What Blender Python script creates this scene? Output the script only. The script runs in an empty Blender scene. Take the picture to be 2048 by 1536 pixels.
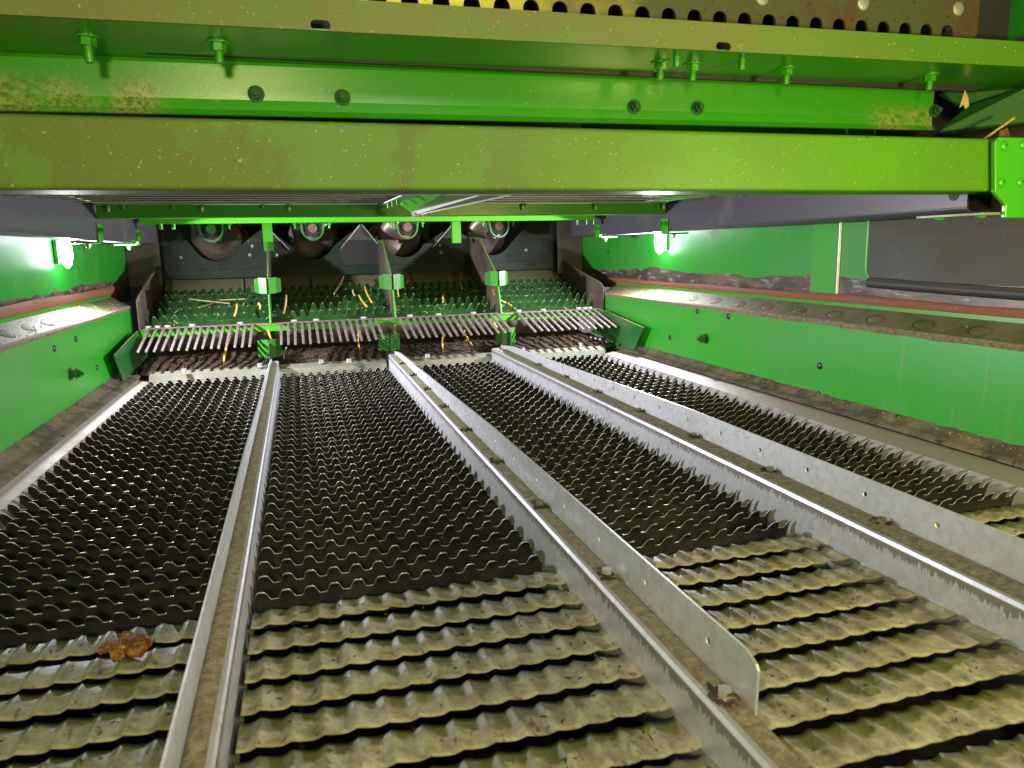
import bpy, bmesh, math, random
from mathutils import Vector, Matrix
from mathutils.geometry import tessellate_polygon
random.seed(7)
S = bpy.context.scene
C = S.collection
R_ = math.radians
# ------------------------------------------------------------------ camera
CAMH = 0.42
F, CX, CY = 1480.0, 1024.0, 768.0
def _axes():
    Y = Vector((592-CX, -(508-CY), -F)).normalized()
    X = Vector((6670-CX, -(383-CY), -F)); X = (X - Y*X.dot(Y)).normalized()
    return X, Y, X.cross(Y)
AX = _axes()
ROT = Matrix((AX[0], AX[1], AX[2]))
CAM = Vector((0, 0, CAMH))
def at(px, py, axis, v):
    """point of a plane of the machine (x=v, y=v or z=v) measured in the photograph"""
    d = ROT @ Vector((px-CX, -(py-CY), -F)); i = 'xyz'.index(axis)
    return CAM + d*((v-CAM[i])/d[i])
cd = bpy.data.cameras.new('camera'); cam = bpy.data.objects.new('camera', cd); C.objects.link(cam)
cam.matrix_world = Matrix.Translation(CAM) @ ROT.to_4x4()
cd.sensor_width = 36; cd.lens = F/2048*36; cd.clip_start = 0.02; cd.clip_end = 60
cd.dof.use_dof = True; cd.dof.focus_distance = 1.9; cd.dof.aperture_fstop = 11
S.camera = cam
# ------------------------------------------------------------------ light
w = bpy.data.worlds.new('World'); S.world = w; w.use_nodes = True
bg = w.node_tree.nodes['Background']; bg.inputs[0].default_value = (0.95, 0.95, 1.0, 1); bg.inputs[1].default_value = 0.22
S.view_settings.view_transform = 'Standard'; S.view_settings.look = 'None'
S.view_settings.exposure = 0.0; S.view_settings.gamma = 1
def area(name, loc, tgt, power, col, size):
    l = bpy.data.lights.new(name, 'AREA'); l.energy = power; l.color = col; l.shape = 'DISK'; l.size = size
    o = bpy.data.objects.new(name, l); C.objects.link(o); o.location = loc
    o.rotation_euler = (Vector(tgt)-Vector(loc)).to_track_quat('-Z', 'Y').to_euler(); return o
area('work_light_near', (1.05, 0.05, 0.40), (0.95, 1.1, 0.62), 11.0, (1.0, 0.86, 0.26), 0.10)
area('work_light_rear', (-0.15, -0.55, 0.62), (0.1, 1.1, 0.60), 15.0, (1.0, 0.88, 0.36), 0.12)
area('work_light_high', (0.35, -0.25, 1.05), (0.45, 0.75, 0.0), 6.3, (1.0, 0.94, 0.78), 0.20)
LAMP_STRENGTH = 30.0
LAMP_POWER = 34.0
S.render.engine = 'CYCLES'
S.cycles.max_bounces = 7; S.cycles.sample_clamp_indirect = 6
S.cycles.use_denoising = True
# ------------------------------------------------------------------ materials
def mat(name): 
    m = bpy.data.materials.new(name); m.use_nodes = True
    return m, m.node_tree.nodes, m.node_tree.links
def noise(n, l, scale, detail=6, rough=.6, vec=None, stretch=None):
    t = n.new('ShaderNodeTexNoise'); t.inputs['Scale'].default_value = scale
    t.inputs['Detail'].default_value = detail; t.inputs['Roughness'].default_value = rough
    g = n.new('ShaderNodeNewGeometry')
    if stretch:
        mp = n.new('ShaderNodeMapping'); mp.inputs['Scale'].default_value = stretch
        l.new(g.outputs['Position'], mp.inputs[0]); l.new(mp.outputs[0], t.inputs['Vector'])
    else: l.new(g.outputs['Position'], t.inputs['Vector'])
    return t.outputs['Fac']
def ramp(n, l, src, a, b):
    r = n.new('ShaderNodeMapRange'); r.inputs[1].default_value = a; r.inputs[2].default_value = b
    r.interpolation_type = 'SMOOTHSTEP'
    l.new(src, r.inputs[0]); return r.outputs[0]
def mix(n, l, f, a, b):
    m = n.new('ShaderNodeMix'); m.data_type = 'RGBA'
    if isinstance(f, float): m.inputs[0].default_value = f
    else: l.new(f, m.inputs[0])
    for i, v in ((6, a), (7, b)):
        if isinstance(v, tuple): m.inputs[i].default_value = (*v, 1)
        else: l.new(v, m.inputs[i])
    return m.outputs[2]
def mth(n, l, op, a, b=None):
    m = n.new('ShaderNodeMath'); m.operation = op
    for i, v in ((0, a), (1, b)):
        if v is None: continue
        if isinstance(v, (int, float)): m.inputs[i].default_value = v
        else: l.new(v, m.inputs[i])
    return m.outputs[0]
def bump(n, l, bs, h, st, dist=.002):
    b = n.new('ShaderNodeBump'); b.inputs['Strength'].default_value = st; b.inputs['Distance'].default_value = dist
    l.new(h, b.inputs['Height']); l.new(b.outputs[0], bs.inputs['Normal'])
def updust(n, l, lo=.35, hi=.85):
    g = n.new('ShaderNodeNewGeometry'); s = n.new('ShaderNodeSeparateXYZ'); l.new(g.outputs['Normal'], s.inputs[0])
    return ramp(n, l, s.outputs[2], lo, hi)
def paint(name, base, rough=.33, dust=(.20, .17, .10), amount=.35, streak=False, speck=True, updusty=True, metal=0.0, dscale=5, coat=.3):
    m, n, l = mat(name); bs = n['Principled BSDF']
    d = ramp(n, l, noise(n, l, dscale, 8, .65), .62-.3*amount, .82)
    col = mix(n, l, mth(n, l, 'MULTIPLY', d, amount*1.6), base, dust)
    tone = noise(n, l, 2.2, 3)
    col = mix(n, l, mth(n, l, 'MULTIPLY', tone, .35), col, tuple(min(1, c*1.5+.01) for c in base))
    if streak:
        film = ramp(n, l, noise(n, l, 1.6, 5, .55, stretch=(1, 1, 1.6)), .40, .68)
        col = mix(n, l, mth(n, l, 'MULTIPLY', film, .22), col, (.16, .24, .13))
        scr = ramp(n, l, noise(n, l, 7, 6, .7, stretch=(1, .35, 9)), .66, .70)
        col = mix(n, l, mth(n, l, 'MULTIPLY', scr, .28), col, (.28, .30, .18))
        run = ramp(n, l, noise(n, l, 22, 5, .65, stretch=(1, 1, .09)), .57, .72)
        col = mix(n, l, mth(n, l, 'MULTIPLY', run, .30), col, (.20, .26, .10))
        s = ramp(n, l, noise(n, l, 55, 4, .6, stretch=(1, 1, .05)), .60, .78)
        col = mix(n, l, mth(n, l, 'MULTIPLY', s, .33), col, (.30, .30, .16))
    if speck:
        v = ramp(n, l, noise(n, l, 260, 2, .5), .71, .76)
        col = mix(n, l, mth(n, l, 'MULTIPLY', v, .7), col, (.55, .52, .35))
        v2 = ramp(n, l, noise(n, l, 120, 3, .6), .73, .78)
        col = mix(n, l, mth(n, l, 'MULTIPLY', v2, .5), col, (.05, .04, .02))
    if updusty:
        u = mth(n, l, 'MULTIPLY', updust(n, l), .75)
        col = mix(n, l, u, col, dust)
    l.new(col, bs.inputs['Base Color'])
    rr = mth(n, l, 'ADD', mth(n, l, 'MULTIPLY', d, .35), rough); l.new(rr, bs.inputs['Roughness'])
    bs.inputs['Metallic'].default_value = metal
    bs.inputs['Coat Weight'].default_value = coat; bs.inputs['Coat Roughness'].default_value = .25
    bump(n, l, bs, noise(n, l, 420, 3), .12, .001)
    return m
GREEN = (.035, .28, .006)
M = {}
M['green'] = paint('green_paint', GREEN, .30, amount=.22)
def web_mat():
    m = paint('channel_web_paint', GREEN, .28, amount=.15, updusty=False); n, l = m.node_tree.nodes, m.node_tree.links; bs = n['Principled BSDF']
    old = bs.inputs['Base Color'].links[0].from_socket
    g = n.new('ShaderNodeNewGeometry'); s = n.new('ShaderNodeSeparateXYZ'); l.new(g.outputs['Position'], s.inputs[0])
    low = mth(n, l, 'SUBTRACT', 1.0, ramp(n, l, s.outputs[2], .655, .690))
    pt = mth(n, l, 'MULTIPLY', ramp(n, l, noise(n, l, 4.2, 3, .5, stretch=(1, 1, .6)), .50, .60), low)
    gold_glare = mix(n, l, ramp(n, l, noise(n, l, 150, 5, .7), .45, .6), (.33, .34, .10), (.10, .13, .03))  # golden dust patches that also carry painted glare on the web
    l.new(mix(n, l, mth(n, l, 'MULTIPLY', pt, .75), old, gold_glare), bs.inputs['Base Color']); return m
M['web'] = web_mat()
M['gusset'] = paint('gusset_paint', (.008, .085, .008), .7, amount=.1, updusty=False, coat=0)
M['green_wall'] = paint('green_wall_paint', (.018, .33, .012), .36, amount=.30, streak=True, coat=.15, dscale=3)
M['green_dark'] = paint('dark_green_paint', (.010, .13, .022), .35, amount=.3)
M['green_lime_lit'] = paint('bright_lit_green_paint', (.05, .40, .01), .35, amount=.12)  # lime copy of the green, with strong light put into the colour
M['green_shop'] = paint('dusty_green_paint', (.02, .16, .03), .45, amount=.9, dust=(.22, .18, .12))
M['tab_green'] = paint('tab_paint', (.018, .15, .010), .4, amount=.35, coat=.1)
M['grey_beam'] = paint('grey_enamel', (.062, .056, .075), .42, amount=.25, dust=(.2, .18, .15), coat=.1)
M['black_cover'] = paint('black_plastic', (.040, .040, .042), .55, amount=.75, dust=(.10, .092, .055), coat=0, dscale=2.6)
M['rubber'] = paint('black_rubber', (.035, .033, .04), .55, amount=.6, dust=(.13, .10, .08), coat=0)
M['dark'] = paint('dark_steel', (.02, .02, .022), .6, amount=.3, dust=(.06, .04, .03), coat=0)
M['brown_plate'] = paint('dirty_plate', (.055, .040, .030), .5, amount=1.0, dust=(.14, .105, .075), coat=.05)
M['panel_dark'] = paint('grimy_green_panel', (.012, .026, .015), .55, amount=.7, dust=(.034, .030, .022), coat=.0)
def dusty_tube(name, c1, c2, x0, x1):
    m, n, l = mat(name); bs = n['Principled BSDF']
    g = n.new('ShaderNodeNewGeometry'); s = n.new('ShaderNodeSeparateXYZ'); l.new(g.outputs['Position'], s.inputs[0])
    nz = noise(n, l, 3.2, 7, .6)
    grad = ramp(n, l, mth(n, l, 'ADD', s.outputs[0], mth(n, l, 'MULTIPLY', mth(n, l, 'SUBTRACT', nz, .5), 1.3)), x0, x1)
    wipe = ramp(n, l, noise(n, l, 4.2, 5, .6, stretch=(1.3, 1, 1.1)), .53, .62)
    col = mix(n, l, mth(n, l, 'MAXIMUM', grad, mth(n, l, 'MULTIPLY', wipe, .5)), c1, c2)
    cl = noise(n, l, 2.0, 6, .6)
    col = mix(n, l, mth(n, l, 'MULTIPLY', ramp(n, l, cl, .40, .68), .32), col, (.085, .105, .030))
    gr = noise(n, l, 180, 4, .7)
    col = mix(n, l, mth(n, l, 'MULTIPLY', ramp(n, l, gr, .5, .75), .25), col, (.26, .25, .08))
    v = ramp(n, l, noise(n, l, 210, 2, .5), .70, .74)
    col = mix(n, l, mth(n, l, 'MULTIPLY', v, .6), col, (.5, .5, .25))
    v = ramp(n, l, noise(n, l, 60, 2, .5), .73, .77)
    col = mix(n, l, mth(n, l, 'MULTIPLY', v, .55), col, (.03, .025, .01))
    l.new(col, bs.inputs['Base Color'])
    l.new(mth(n, l, 'SUBTRACT', .62, mth(n, l, 'MULTIPLY', grad, .2)), bs.inputs['Roughness'])
    bump(n, l, bs, gr, .25, .001)
    return m
M['tube'] = dusty_tube('dusty_tube_paint', (.092, .145, .012), (.080, .29, .006), .0, .95)
M['lip'] = dusty_tube('dusty_lip_paint', (.150, .170, .042), (.070, .24, .008), .35, 1.25)
def galv(name, base=(.50, .51, .56), rough=.38, dirt=.35, updusty=.5):
    m, n, l = mat(name); bs = n['Principled BSDF']
    v = n.new('ShaderNodeTexVoronoi'); v.inputs['Scale'].default_value = 90
    g = n.new('ShaderNodeNewGeometry'); l.new(g.outputs['Position'], v.inputs['Vector'])
    sp = n.new('ShaderNodeSeparateColor'); l.new(v.outputs['Color'], sp.inputs[0])
    col = mix(n, l, mth(n, l, 'MULTIPLY', sp.outputs[0], .45), base, tuple(c*.62 for c in base))
    big = noise(n, l, 7, 6, .6)
    col = mix(n, l, mth(n, l, 'MULTIPLY', ramp(n, l, big, .42, .7), dirt), col, (.28, .24, .18))
    d = ramp(n, l, noise(n, l, 95, 4, .7), .66, .74)
    col = mix(n, l, mth(n, l, 'MULTIPLY', d, .6), col, (.09, .06, .035))
    if updusty: col = mix(n, l, mth(n, l, 'MULTIPLY', updust(n, l, .6, .95), updusty), col, (.24, .19, .12))
    l.new(col, bs.inputs['Base Color']); bs.inputs['Metallic'].default_value = .55
    l.new(mth(n, l, 'ADD', mth(n, l, 'MULTIPLY', big, .3), rough-.1), bs.inputs['Roughness'])
    bump(n, l, bs, noise(n, l, 300, 3), .1, .001)
    return m
M['galv'] = galv('galvanised_steel', (.74, .75, .82), .36, .16, .10)
def galv_web():
    m = galv('galvanised_web', (.72, .73, .80), .38, .22, .30); n, l = m.node_tree.nodes, m.node_tree.links; bs = n['Principled BSDF']
    old = bs.inputs['Base Color'].links[0].from_socket
    g = n.new('ShaderNodeNewGeometry'); s = n.new('ShaderNodeSeparateXYZ'); l.new(g.outputs['Position'], s.inputs[0])
    f = noise(n, l, 1, 2, .5, stretch=(1, 330, 18))
    e = mth(n, l, 'ADD', s.outputs[2], mth(n, l, 'MULTIPLY', mth(n, l, 'SUBTRACT', f, .5), .030))
    mk = mth(n, l, 'MULTIPLY', ramp(n, l, e, .0270, .0290), mth(n, l, 'SUBTRACT', 1.0, ramp(n, l, s.outputs[2], .036, .038)))
    l.new(mix(n, l, mth(n, l, 'MULTIPLY', mk, .7), old, (.15, .125, .09)), bs.inputs['Base Color']); return m
M['galv_web'] = galv_web()
M['galv_dirty'] = galv('dusty_galvanised', (.34, .34, .37), .6, .9, .6)
M['galv_pale'] = galv('pale_zinc', (.42, .46, .40), .5, .5, .5)
M['zinc_bolt'] = galv('zinc_bolt', (.6, .6, .62), .35, .2, .2)
def simple(name, c1, c2, scale, rough, metal=0, bs_=.3, dist=.002, lo=.4, hi=.65, c3=None, s3=80):
    m, n, l = mat(name); bs = n['Principled BSDF']
    nz = noise(n, l, scale, 8, .65)
    col = mix(n, l, ramp(n, l, nz, lo, hi), c1, c2)
    if c3: col = mix(n, l, ramp(n, l, noise(n, l, s3, 4, .6), .60, .68), col, c3)
    l.new(col, bs.inputs['Base Color']); bs.inputs['Roughness'].default_value = rough; bs.inputs['Metallic'].default_value = metal
    bump(n, l, bs, noise(n, l, scale*3, 6, .7), bs_, dist)
    return m
M['louver'] = simple('black_louver_coating', (.032, .032, .034), (.058, .054, .050), 30, .30, .35, .1)
M['louver_top'] = simple('dusty_louver_top', (.10, .090, .060), (.24, .20, .13), 40, .7, 0)
M['rim'] = simple('worn_steel_edge', (.34, .31, .26), (.55, .50, .42), 30, .4, .4, .1)
def slat_mat():
    m, n, l = mat('dusty_slat_top'); bs = n['Principled BSDF']
    tc = n.new('ShaderNodeTexCoord'); sp = n.new('ShaderNodeSeparateXYZ'); l.new(tc.outputs['Object'], sp.inputs[0])
    e = mth(n, l, 'ADD', mth(n, l, 'MULTIPLY', sp.outputs[1], -1.0), mth(n, l, 'MULTIPLY', mth(n, l, 'SUBTRACT', noise(n, l, 42, 5, .6), .5), .060))
    e = mth(n, l, 'ADD', e, mth(n, l, 'MULTIPLY', mth(n, l, 'SUBTRACT', noise(n, l, 5, 3, .5), .5), .05))
    d = ramp(n, l, e, .012, .022)
    film = mix(n, l, noise(n, l, 9, 4), (.075, .085, .022), (.15, .15, .05))
    dust = mix(n, l, ramp(n, l, noise(n, l, 38, 8, .75), .38, .62), (.19, .172, .105), (.35, .325, .23)) if True else mix(n, l, ramp(n, l, noise(n, l, 60, 6, .65), .35, .65), (.20, .185, .10), (.34, .31, .20))
    col = mix(n, l, d, film, dust)
    col = mix(n, l, mth(n, l, 'MULTIPLY', ramp(n, l, noise(n, l, 120, 5, .7, stretch=(1, .5, 1)), .58, .64), .85), col, (.10, .07, .035))
    l.new(col, bs.inputs['Base Color'])
    l.new(mth(n, l, 'ADD', mth(n, l, 'MULTIPLY', d, .28), .50), bs.inputs['Roughness'])
    bump(n, l, bs, noise(n, l, 160, 6, .7), .5, .0015); return m
M['slat'] = slat_mat()
M['near_black'] = simple('near_black_sheet', (.004, .004, .005), (.014, .012, .012), 12, .95)  # near-black sheet for the floor, slat supports and roof tray
M['near_black'].node_tree.nodes['Principled BSDF'].inputs['Specular IOR Level'].default_value = .05
M['slat_under'] = simple('slat_underside', (.018, .02, .012), (.05, .05, .025), 20, .6)
M['presieve'] = simple('green_tooth_coating', (.008, .045, .007), (.016, .075, .012), 12, .35, 0, .1)
M['dust'] = simple('chaff_dust', (.17, .145, .085), (.33, .285, .185), 120, .95, 0, 1.0, .004, .35, .65, (.07, .045, .02), 200)
M['dust_dark'] = simple('damp_dirt', (.028, .016, .009), (.085, .048, .026), 35, .9, 0, 1.0, .006, .4, .65, (.30, .16, .07), 40)
M['seal_red'] = simple('red_brown_seal', (.27, .075, .045), (.20, .10, .06), 9, .8, 0, .5, .002, .35, .65, (.33, .20, .12), 110)
M['dust_rubber'] = simple('dusty_rubber_seal', (.07, .052, .040), (.20, .155, .105), 14, .85, 0, .6, .003, .35, .62, (.035, .03, .03), 35)
M['ledge'] = simple('dusty_ledge', (.075, .095, .030), (.16, .135, .080), 7, .75, 0, .5, .002, .38, .55, (.10, .085, .05), 90)
M['finger'] = simple('worn_finger_steel', (.16, .125, .12), (.30, .25, .24), 90, .45, .35, .3, .001, .4, .6, (.07, .035, .03), 210)
M['rack0'] = simple('worn_brass_coloured_plate', (.16, .15, .05), (.22, .19, .07), 8, .5, .25, .3, .001, .4, .65, (.075, .045, .02), 65)
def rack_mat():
    m, n, l = mat('worn_glare_plate'); bs = n['Principled BSDF']
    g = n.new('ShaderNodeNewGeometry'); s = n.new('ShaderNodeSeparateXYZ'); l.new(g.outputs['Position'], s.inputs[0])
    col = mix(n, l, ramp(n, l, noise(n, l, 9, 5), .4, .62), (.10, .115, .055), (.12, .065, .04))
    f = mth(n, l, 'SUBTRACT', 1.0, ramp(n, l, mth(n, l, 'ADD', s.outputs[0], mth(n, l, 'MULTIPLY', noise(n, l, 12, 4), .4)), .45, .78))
    col = mix(n, l, f, col, (.50, .46, .05))  # yellow glare painted into the plate colour, fading out to the right
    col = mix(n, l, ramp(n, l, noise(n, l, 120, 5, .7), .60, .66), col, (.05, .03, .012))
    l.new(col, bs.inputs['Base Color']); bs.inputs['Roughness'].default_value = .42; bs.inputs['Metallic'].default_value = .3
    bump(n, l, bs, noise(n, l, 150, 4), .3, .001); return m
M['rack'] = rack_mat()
M['flight'] = simple('polished_flighting', (.22, .17, .15), (.36, .29, .26), 8, .36, .5, .1)
M['copper'] = simple('rusty_shaft_end', (.13, .065, .045), (.22, .13, .095), 120, .6, .3, .4)
M['straw'] = simple('yellow_straw', (.42, .27, .04), (.68, .50, .12), 60, .7)
M['straw_pale'] = simple('pale_straw', (.45, .33, .16), (.55, .44, .25), 40, .8)
M['cob'] = simple('cob_chunk', (.16, .055, .012), (.42, .19, .035), 95, .75, 0, 1.0, .004, .4, .62, (.65, .42, .14), 170)
M['rivet'] = simple('dark_rivet', (.05, .05, .055), (.09, .09, .09), 60, .3, .6, .1)
m, n, l = mat('lamp_glow'); n['Principled BSDF'].inputs['Emission Color'].default_value = (.86, .88, 1, 1)
n['Principled BSDF'].inputs['Emission Strength'].default_value = LAMP_STRENGTH; M['lamp'] = m
def wall_upper_mat():
    m = paint('upper_wall_paint', (.014, .27, .018), .38, amount=.22, streak=True, coat=.12); n, l = m.node_tree.nodes, m.node_tree.links
    bs = n['Principled BSDF']; old = bs.inputs['Base Color'].links[0].from_socket
    g = n.new('ShaderNodeNewGeometry'); s = n.new('ShaderNodeSeparateXYZ'); l.new(g.outputs['Position'], s.inputs[0])
    edge = mth(n, l, 'ADD', s.outputs[2], mth(n, l, 'MULTIPLY', mth(n, l, 'SUBTRACT', noise(n, l, 4.5, 4, .5, stretch=(1, .7, .3)), .5), .085))
    mask = mth(n, l, 'SUBTRACT', 1.0, ramp(n, l, edge, .325, .3275))
    sc = noise(n, l, 11, 8, .7, stretch=(1, .6, 2.2))
    scr = mix(n, l, ramp(n, l, sc, .42, .66), (.060, .048, .045), (.20, .125, .085))
    scr = mix(n, l, ramp(n, l, noise(n, l, 60, 5, .6, stretch=(1, .3, 1.2)), .56, .66), scr, (.27, .26, .29))
    l.new(mix(n, l, mask, old, scr), bs.inputs['Base Color']); return m
M['upper_wall'] = wall_upper_mat()
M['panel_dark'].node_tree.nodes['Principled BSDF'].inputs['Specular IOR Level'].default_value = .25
M['galv_dirty'].node_tree.nodes['Principled BSDF'].inputs['Metallic'].default_value = .2
# ------------------------------------------------------------------ mesh builder
class MB:
    def __init__(s): s.v = []; s.f = []; s.m = []; s.sm = []
    def add(s, vs, fs, mi=0, smooth=False):
        b = len(s.v); s.v += [tuple(v) for v in vs]
        for f in fs: s.f.append(tuple(b+i for i in f)); s.m.append(mi); s.sm.append(smooth)
    def box(s, lo, hi, mi=0):
        x0, y0, z0 = lo; x1, y1, z1 = hi
        s.add([(x0,y0,z0),(x1,y0,z0),(x1,y1,z0),(x0,y1,z0),(x0,y0,z1),(x1,y0,z1),(x1,y1,z1),(x0,y1,z1)],
              [(0,3,2,1),(4,5,6,7),(0,1,5,4),(1,2,6,5),(2,3,7,6),(3,0,4,7)], mi); return s
    def plate(s, loops, o, u, v, t, mi=0):
        """flat plate with holes: loops in (u,v), extruded by vector t"""
        o, u, v, t = Vector(o), Vector(u), Vector(v), Vector(t)
        P = [[o+u*a+v*b for a, b in lp] for lp in loops]
        flat = [p for lp in P for p in lp]; N = len(flat)
        tris = tessellate_polygon(P)
        nrm = u.cross(v)
        fs = []
        for a, b, c in tris:
            k = (flat[b]-flat[a]).cross(flat[c]-flat[a]).dot(t)
            if k > 0: a, b = b, a
            fs.append((a, b, c)); fs.append((b+N, a+N, c+N))
        i = 0
        cen = None
        for li, lp in enumerate(P):
            m_ = len(lp)
            ar = sum((lp[k].cross(lp[(k+1) % m_])).dot(t) for k in range(m_))
            flip = (ar < 0) != (li > 0)
            for k in range(m_):
                a, b = i+k, i+(k+1) % m_
                fs.append((b, a, a+N, b+N) if flip else (a, b, b+N, a+N))
            i += m_
        s.add(flat+[p+t for p in flat], fs, mi); return s
    def sweep(s, prof, y0, y1, mi=0, closed=True, n=1, smooth=False):
        """profile in (x,z) swept along y"""
        m_ = len(prof); vs = []
        for j in range(n+1):
            y = y0+(y1-y0)*j/n; vs += [(a, y, b) for a, b in prof]
        fs = []
        for j in range(n):
            for k in range(m_ if closed else m_-1):
                a = j*m_+k; b = j*m_+(k+1) % m_
                fs.append((a, b, b+m_, a+m_))
        if closed: fs += [tuple(range(m_))[::-1], tuple(n*m_+k for k in range(m_))]
        s.add(vs, fs, mi, smooth); return s
    def cyl(s, a, b, r, r2=None, n=16, mi=0, smooth=True, cap=True):
        a, b = Vector(a), Vector(b); r2 = r if r2 is None else r2
        d = (b-a).normalized(); q = d.to_track_quat('Z', 'Y'); u = q @ Vector((1,0,0)); v = q @ Vector((0,1,0))
        vs = [a+(u*math.cos(t)+v*math.sin(t))*r for t in [2*math.pi*k/n for k in range(n)]]
        vs += [b+(u*math.cos(t)+v*math.sin(t))*r2 for t in [2*math.pi*k/n for k in range(n)]]
        s.add(vs, [(k, (k+1) % n, (k+1) % n+n, k+n) for k in range(n)], mi, smooth)
        if cap: s.add(vs, [tuple(range(n))[::-1], tuple(range(n, 2*n))], mi)
        return s
    def tube(s, pts, r, n=8, mi=0):
        for p, q in zip(pts, pts[1:]): s.cyl(p, q, r, n=n, mi=mi)
        return s
    def dome(s, c, axis, r, h, n=16, mi=0):
        c = Vector(c); q = Vector(axis).normalized().to_track_quat('Z', 'Y'); K = 4; vs = []
        for j in range(K):
            t = math.pi/2*j/K
            for k in range(n):
                p = 2*math.pi*k/n
                vs.append(c+q @ Vector((r*math.cos(t)*math.cos(p), r*math.cos(t)*math.sin(p), h*math.sin(t))))
        vs.append(c+q @ Vector((0, 0, h)))
        fs = [(j*n+k, j*n+(k+1) % n, (j+1)*n+(k+1) % n, (j+1)*n+k) for j in range(K-1) for k in range(n)]
        fs += [((K-1)*n+k, (K-1)*n+(k+1) % n, K*n) for k in range(n)]
        s.add(vs, fs, mi, True); return s
    def mesh(s, name, mats):
        me = bpy.data.meshes.new(name); me.from_pydata(s.v, [], s.f)
        for m_ in (mats if isinstance(mats, (list, tuple)) else [mats]): me.materials.append(M[m_] if isinstance(m_, str) else m_)
        me.polygons.foreach_set('material_index', s.m); me.polygons.foreach_set('use_smooth', s.sm); me.update(); return me
    def build(s, name, mats, parent=None, bevel=0, fix=False):
        me = s.mesh(name, mats)
        if fix:
            bm = bmesh.new(); bm.from_mesh(me); bmesh.ops.recalc_face_normals(bm, faces=bm.faces); bm.to_mesh(me); bm.free()
        o = bpy.data.objects.new(name, me); C.objects.link(o)
        if parent: o.parent = parent; 
        if parent: o.matrix_parent_inverse = parent.matrix_basis.inverted()
        if bevel:
            b = o.modifiers.new('bevel', 'BEVEL'); b.width = bevel; b.segments = 2; b.limit_method = 'ANGLE'; b.angle_limit = R_(40)
        return o
def tag(o, label, cat, group=None, kind=None):
    if label: o['label'] = label
    if cat: o['category'] = cat
    if group: o['group'] = group
    if kind: o['kind'] = kind
    return o
def thing(name, loc, label, cat, group=None):
    o = bpy.data.objects.new(name, None); C.objects.link(o); o.location = loc; o.empty_display_size = .05
    return tag(o, label, cat, group)
def circ(cx, cz, rx, rz=None, n=14, a0=0):
    rz = rz or rx
    return [(cx+rx*math.cos(a0+2*math.pi*k/n), cz+rz*math.sin(a0+2*math.pi*k/n)) for k in range(n)]
def slot(cx, cz, hw, r, n=7):
    return [(cx+hw+r*math.cos(-math.pi/2+math.pi*k/n), cz+r*math.sin(-math.pi/2+math.pi*k/n)) for k in range(n+1)] + \
           [(cx-hw+r*math.cos(math.pi/2+math.pi*k/n), cz+r*math.sin(math.pi/2+math.pi*k/n)) for k in range(n+1)]
def hexbolt(p, d, r, name, m_, parent, length=.02, washer=True):
    """washer, hexagon nut and stud along direction d"""
    p, d = Vector(p), Vector(d).normalized(); b = MB()
    if washer: b.cyl(p, p+d*.002, r*1.45, n=20)
    b.cyl(p+d*.0022, p+d*(.0022+r*.9), r, n=6, smooth=False)
    b.cyl(p+d*(.0022+r*.9), p+d*(.002+length), r*.52, n=12)
    for k in range(3):
        q = p+d*(.003+r*.9+k*(length-r*.9)/3.2); b.cyl(q, q+d*.0012, r*.6, n=12)
    return b.build(name, m_, parent)
X, Y, Z = Vector((1,0,0)), Vector((0,1,0)), Vector((0,0,1))
# ================================================================== setting
b = MB(); b.box((-1.1, -.6, -.32), (1.9, 5.2, -.30)); tag(b.build('floor', 'near_black'), None, None, kind='structure')
b = MB(); b.box((-1.1, -.0, 1.10), (1.9, 5.2, 1.12)); tag(b.build('ceiling', 'dark'), None, None, kind='structure')
b = MB(); b.box((-1.1, 5.0, -.3), (1.9, 5.05, 1.1)); tag(b.build('back_wall', 'dark'), None, None, kind='structure')
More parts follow.
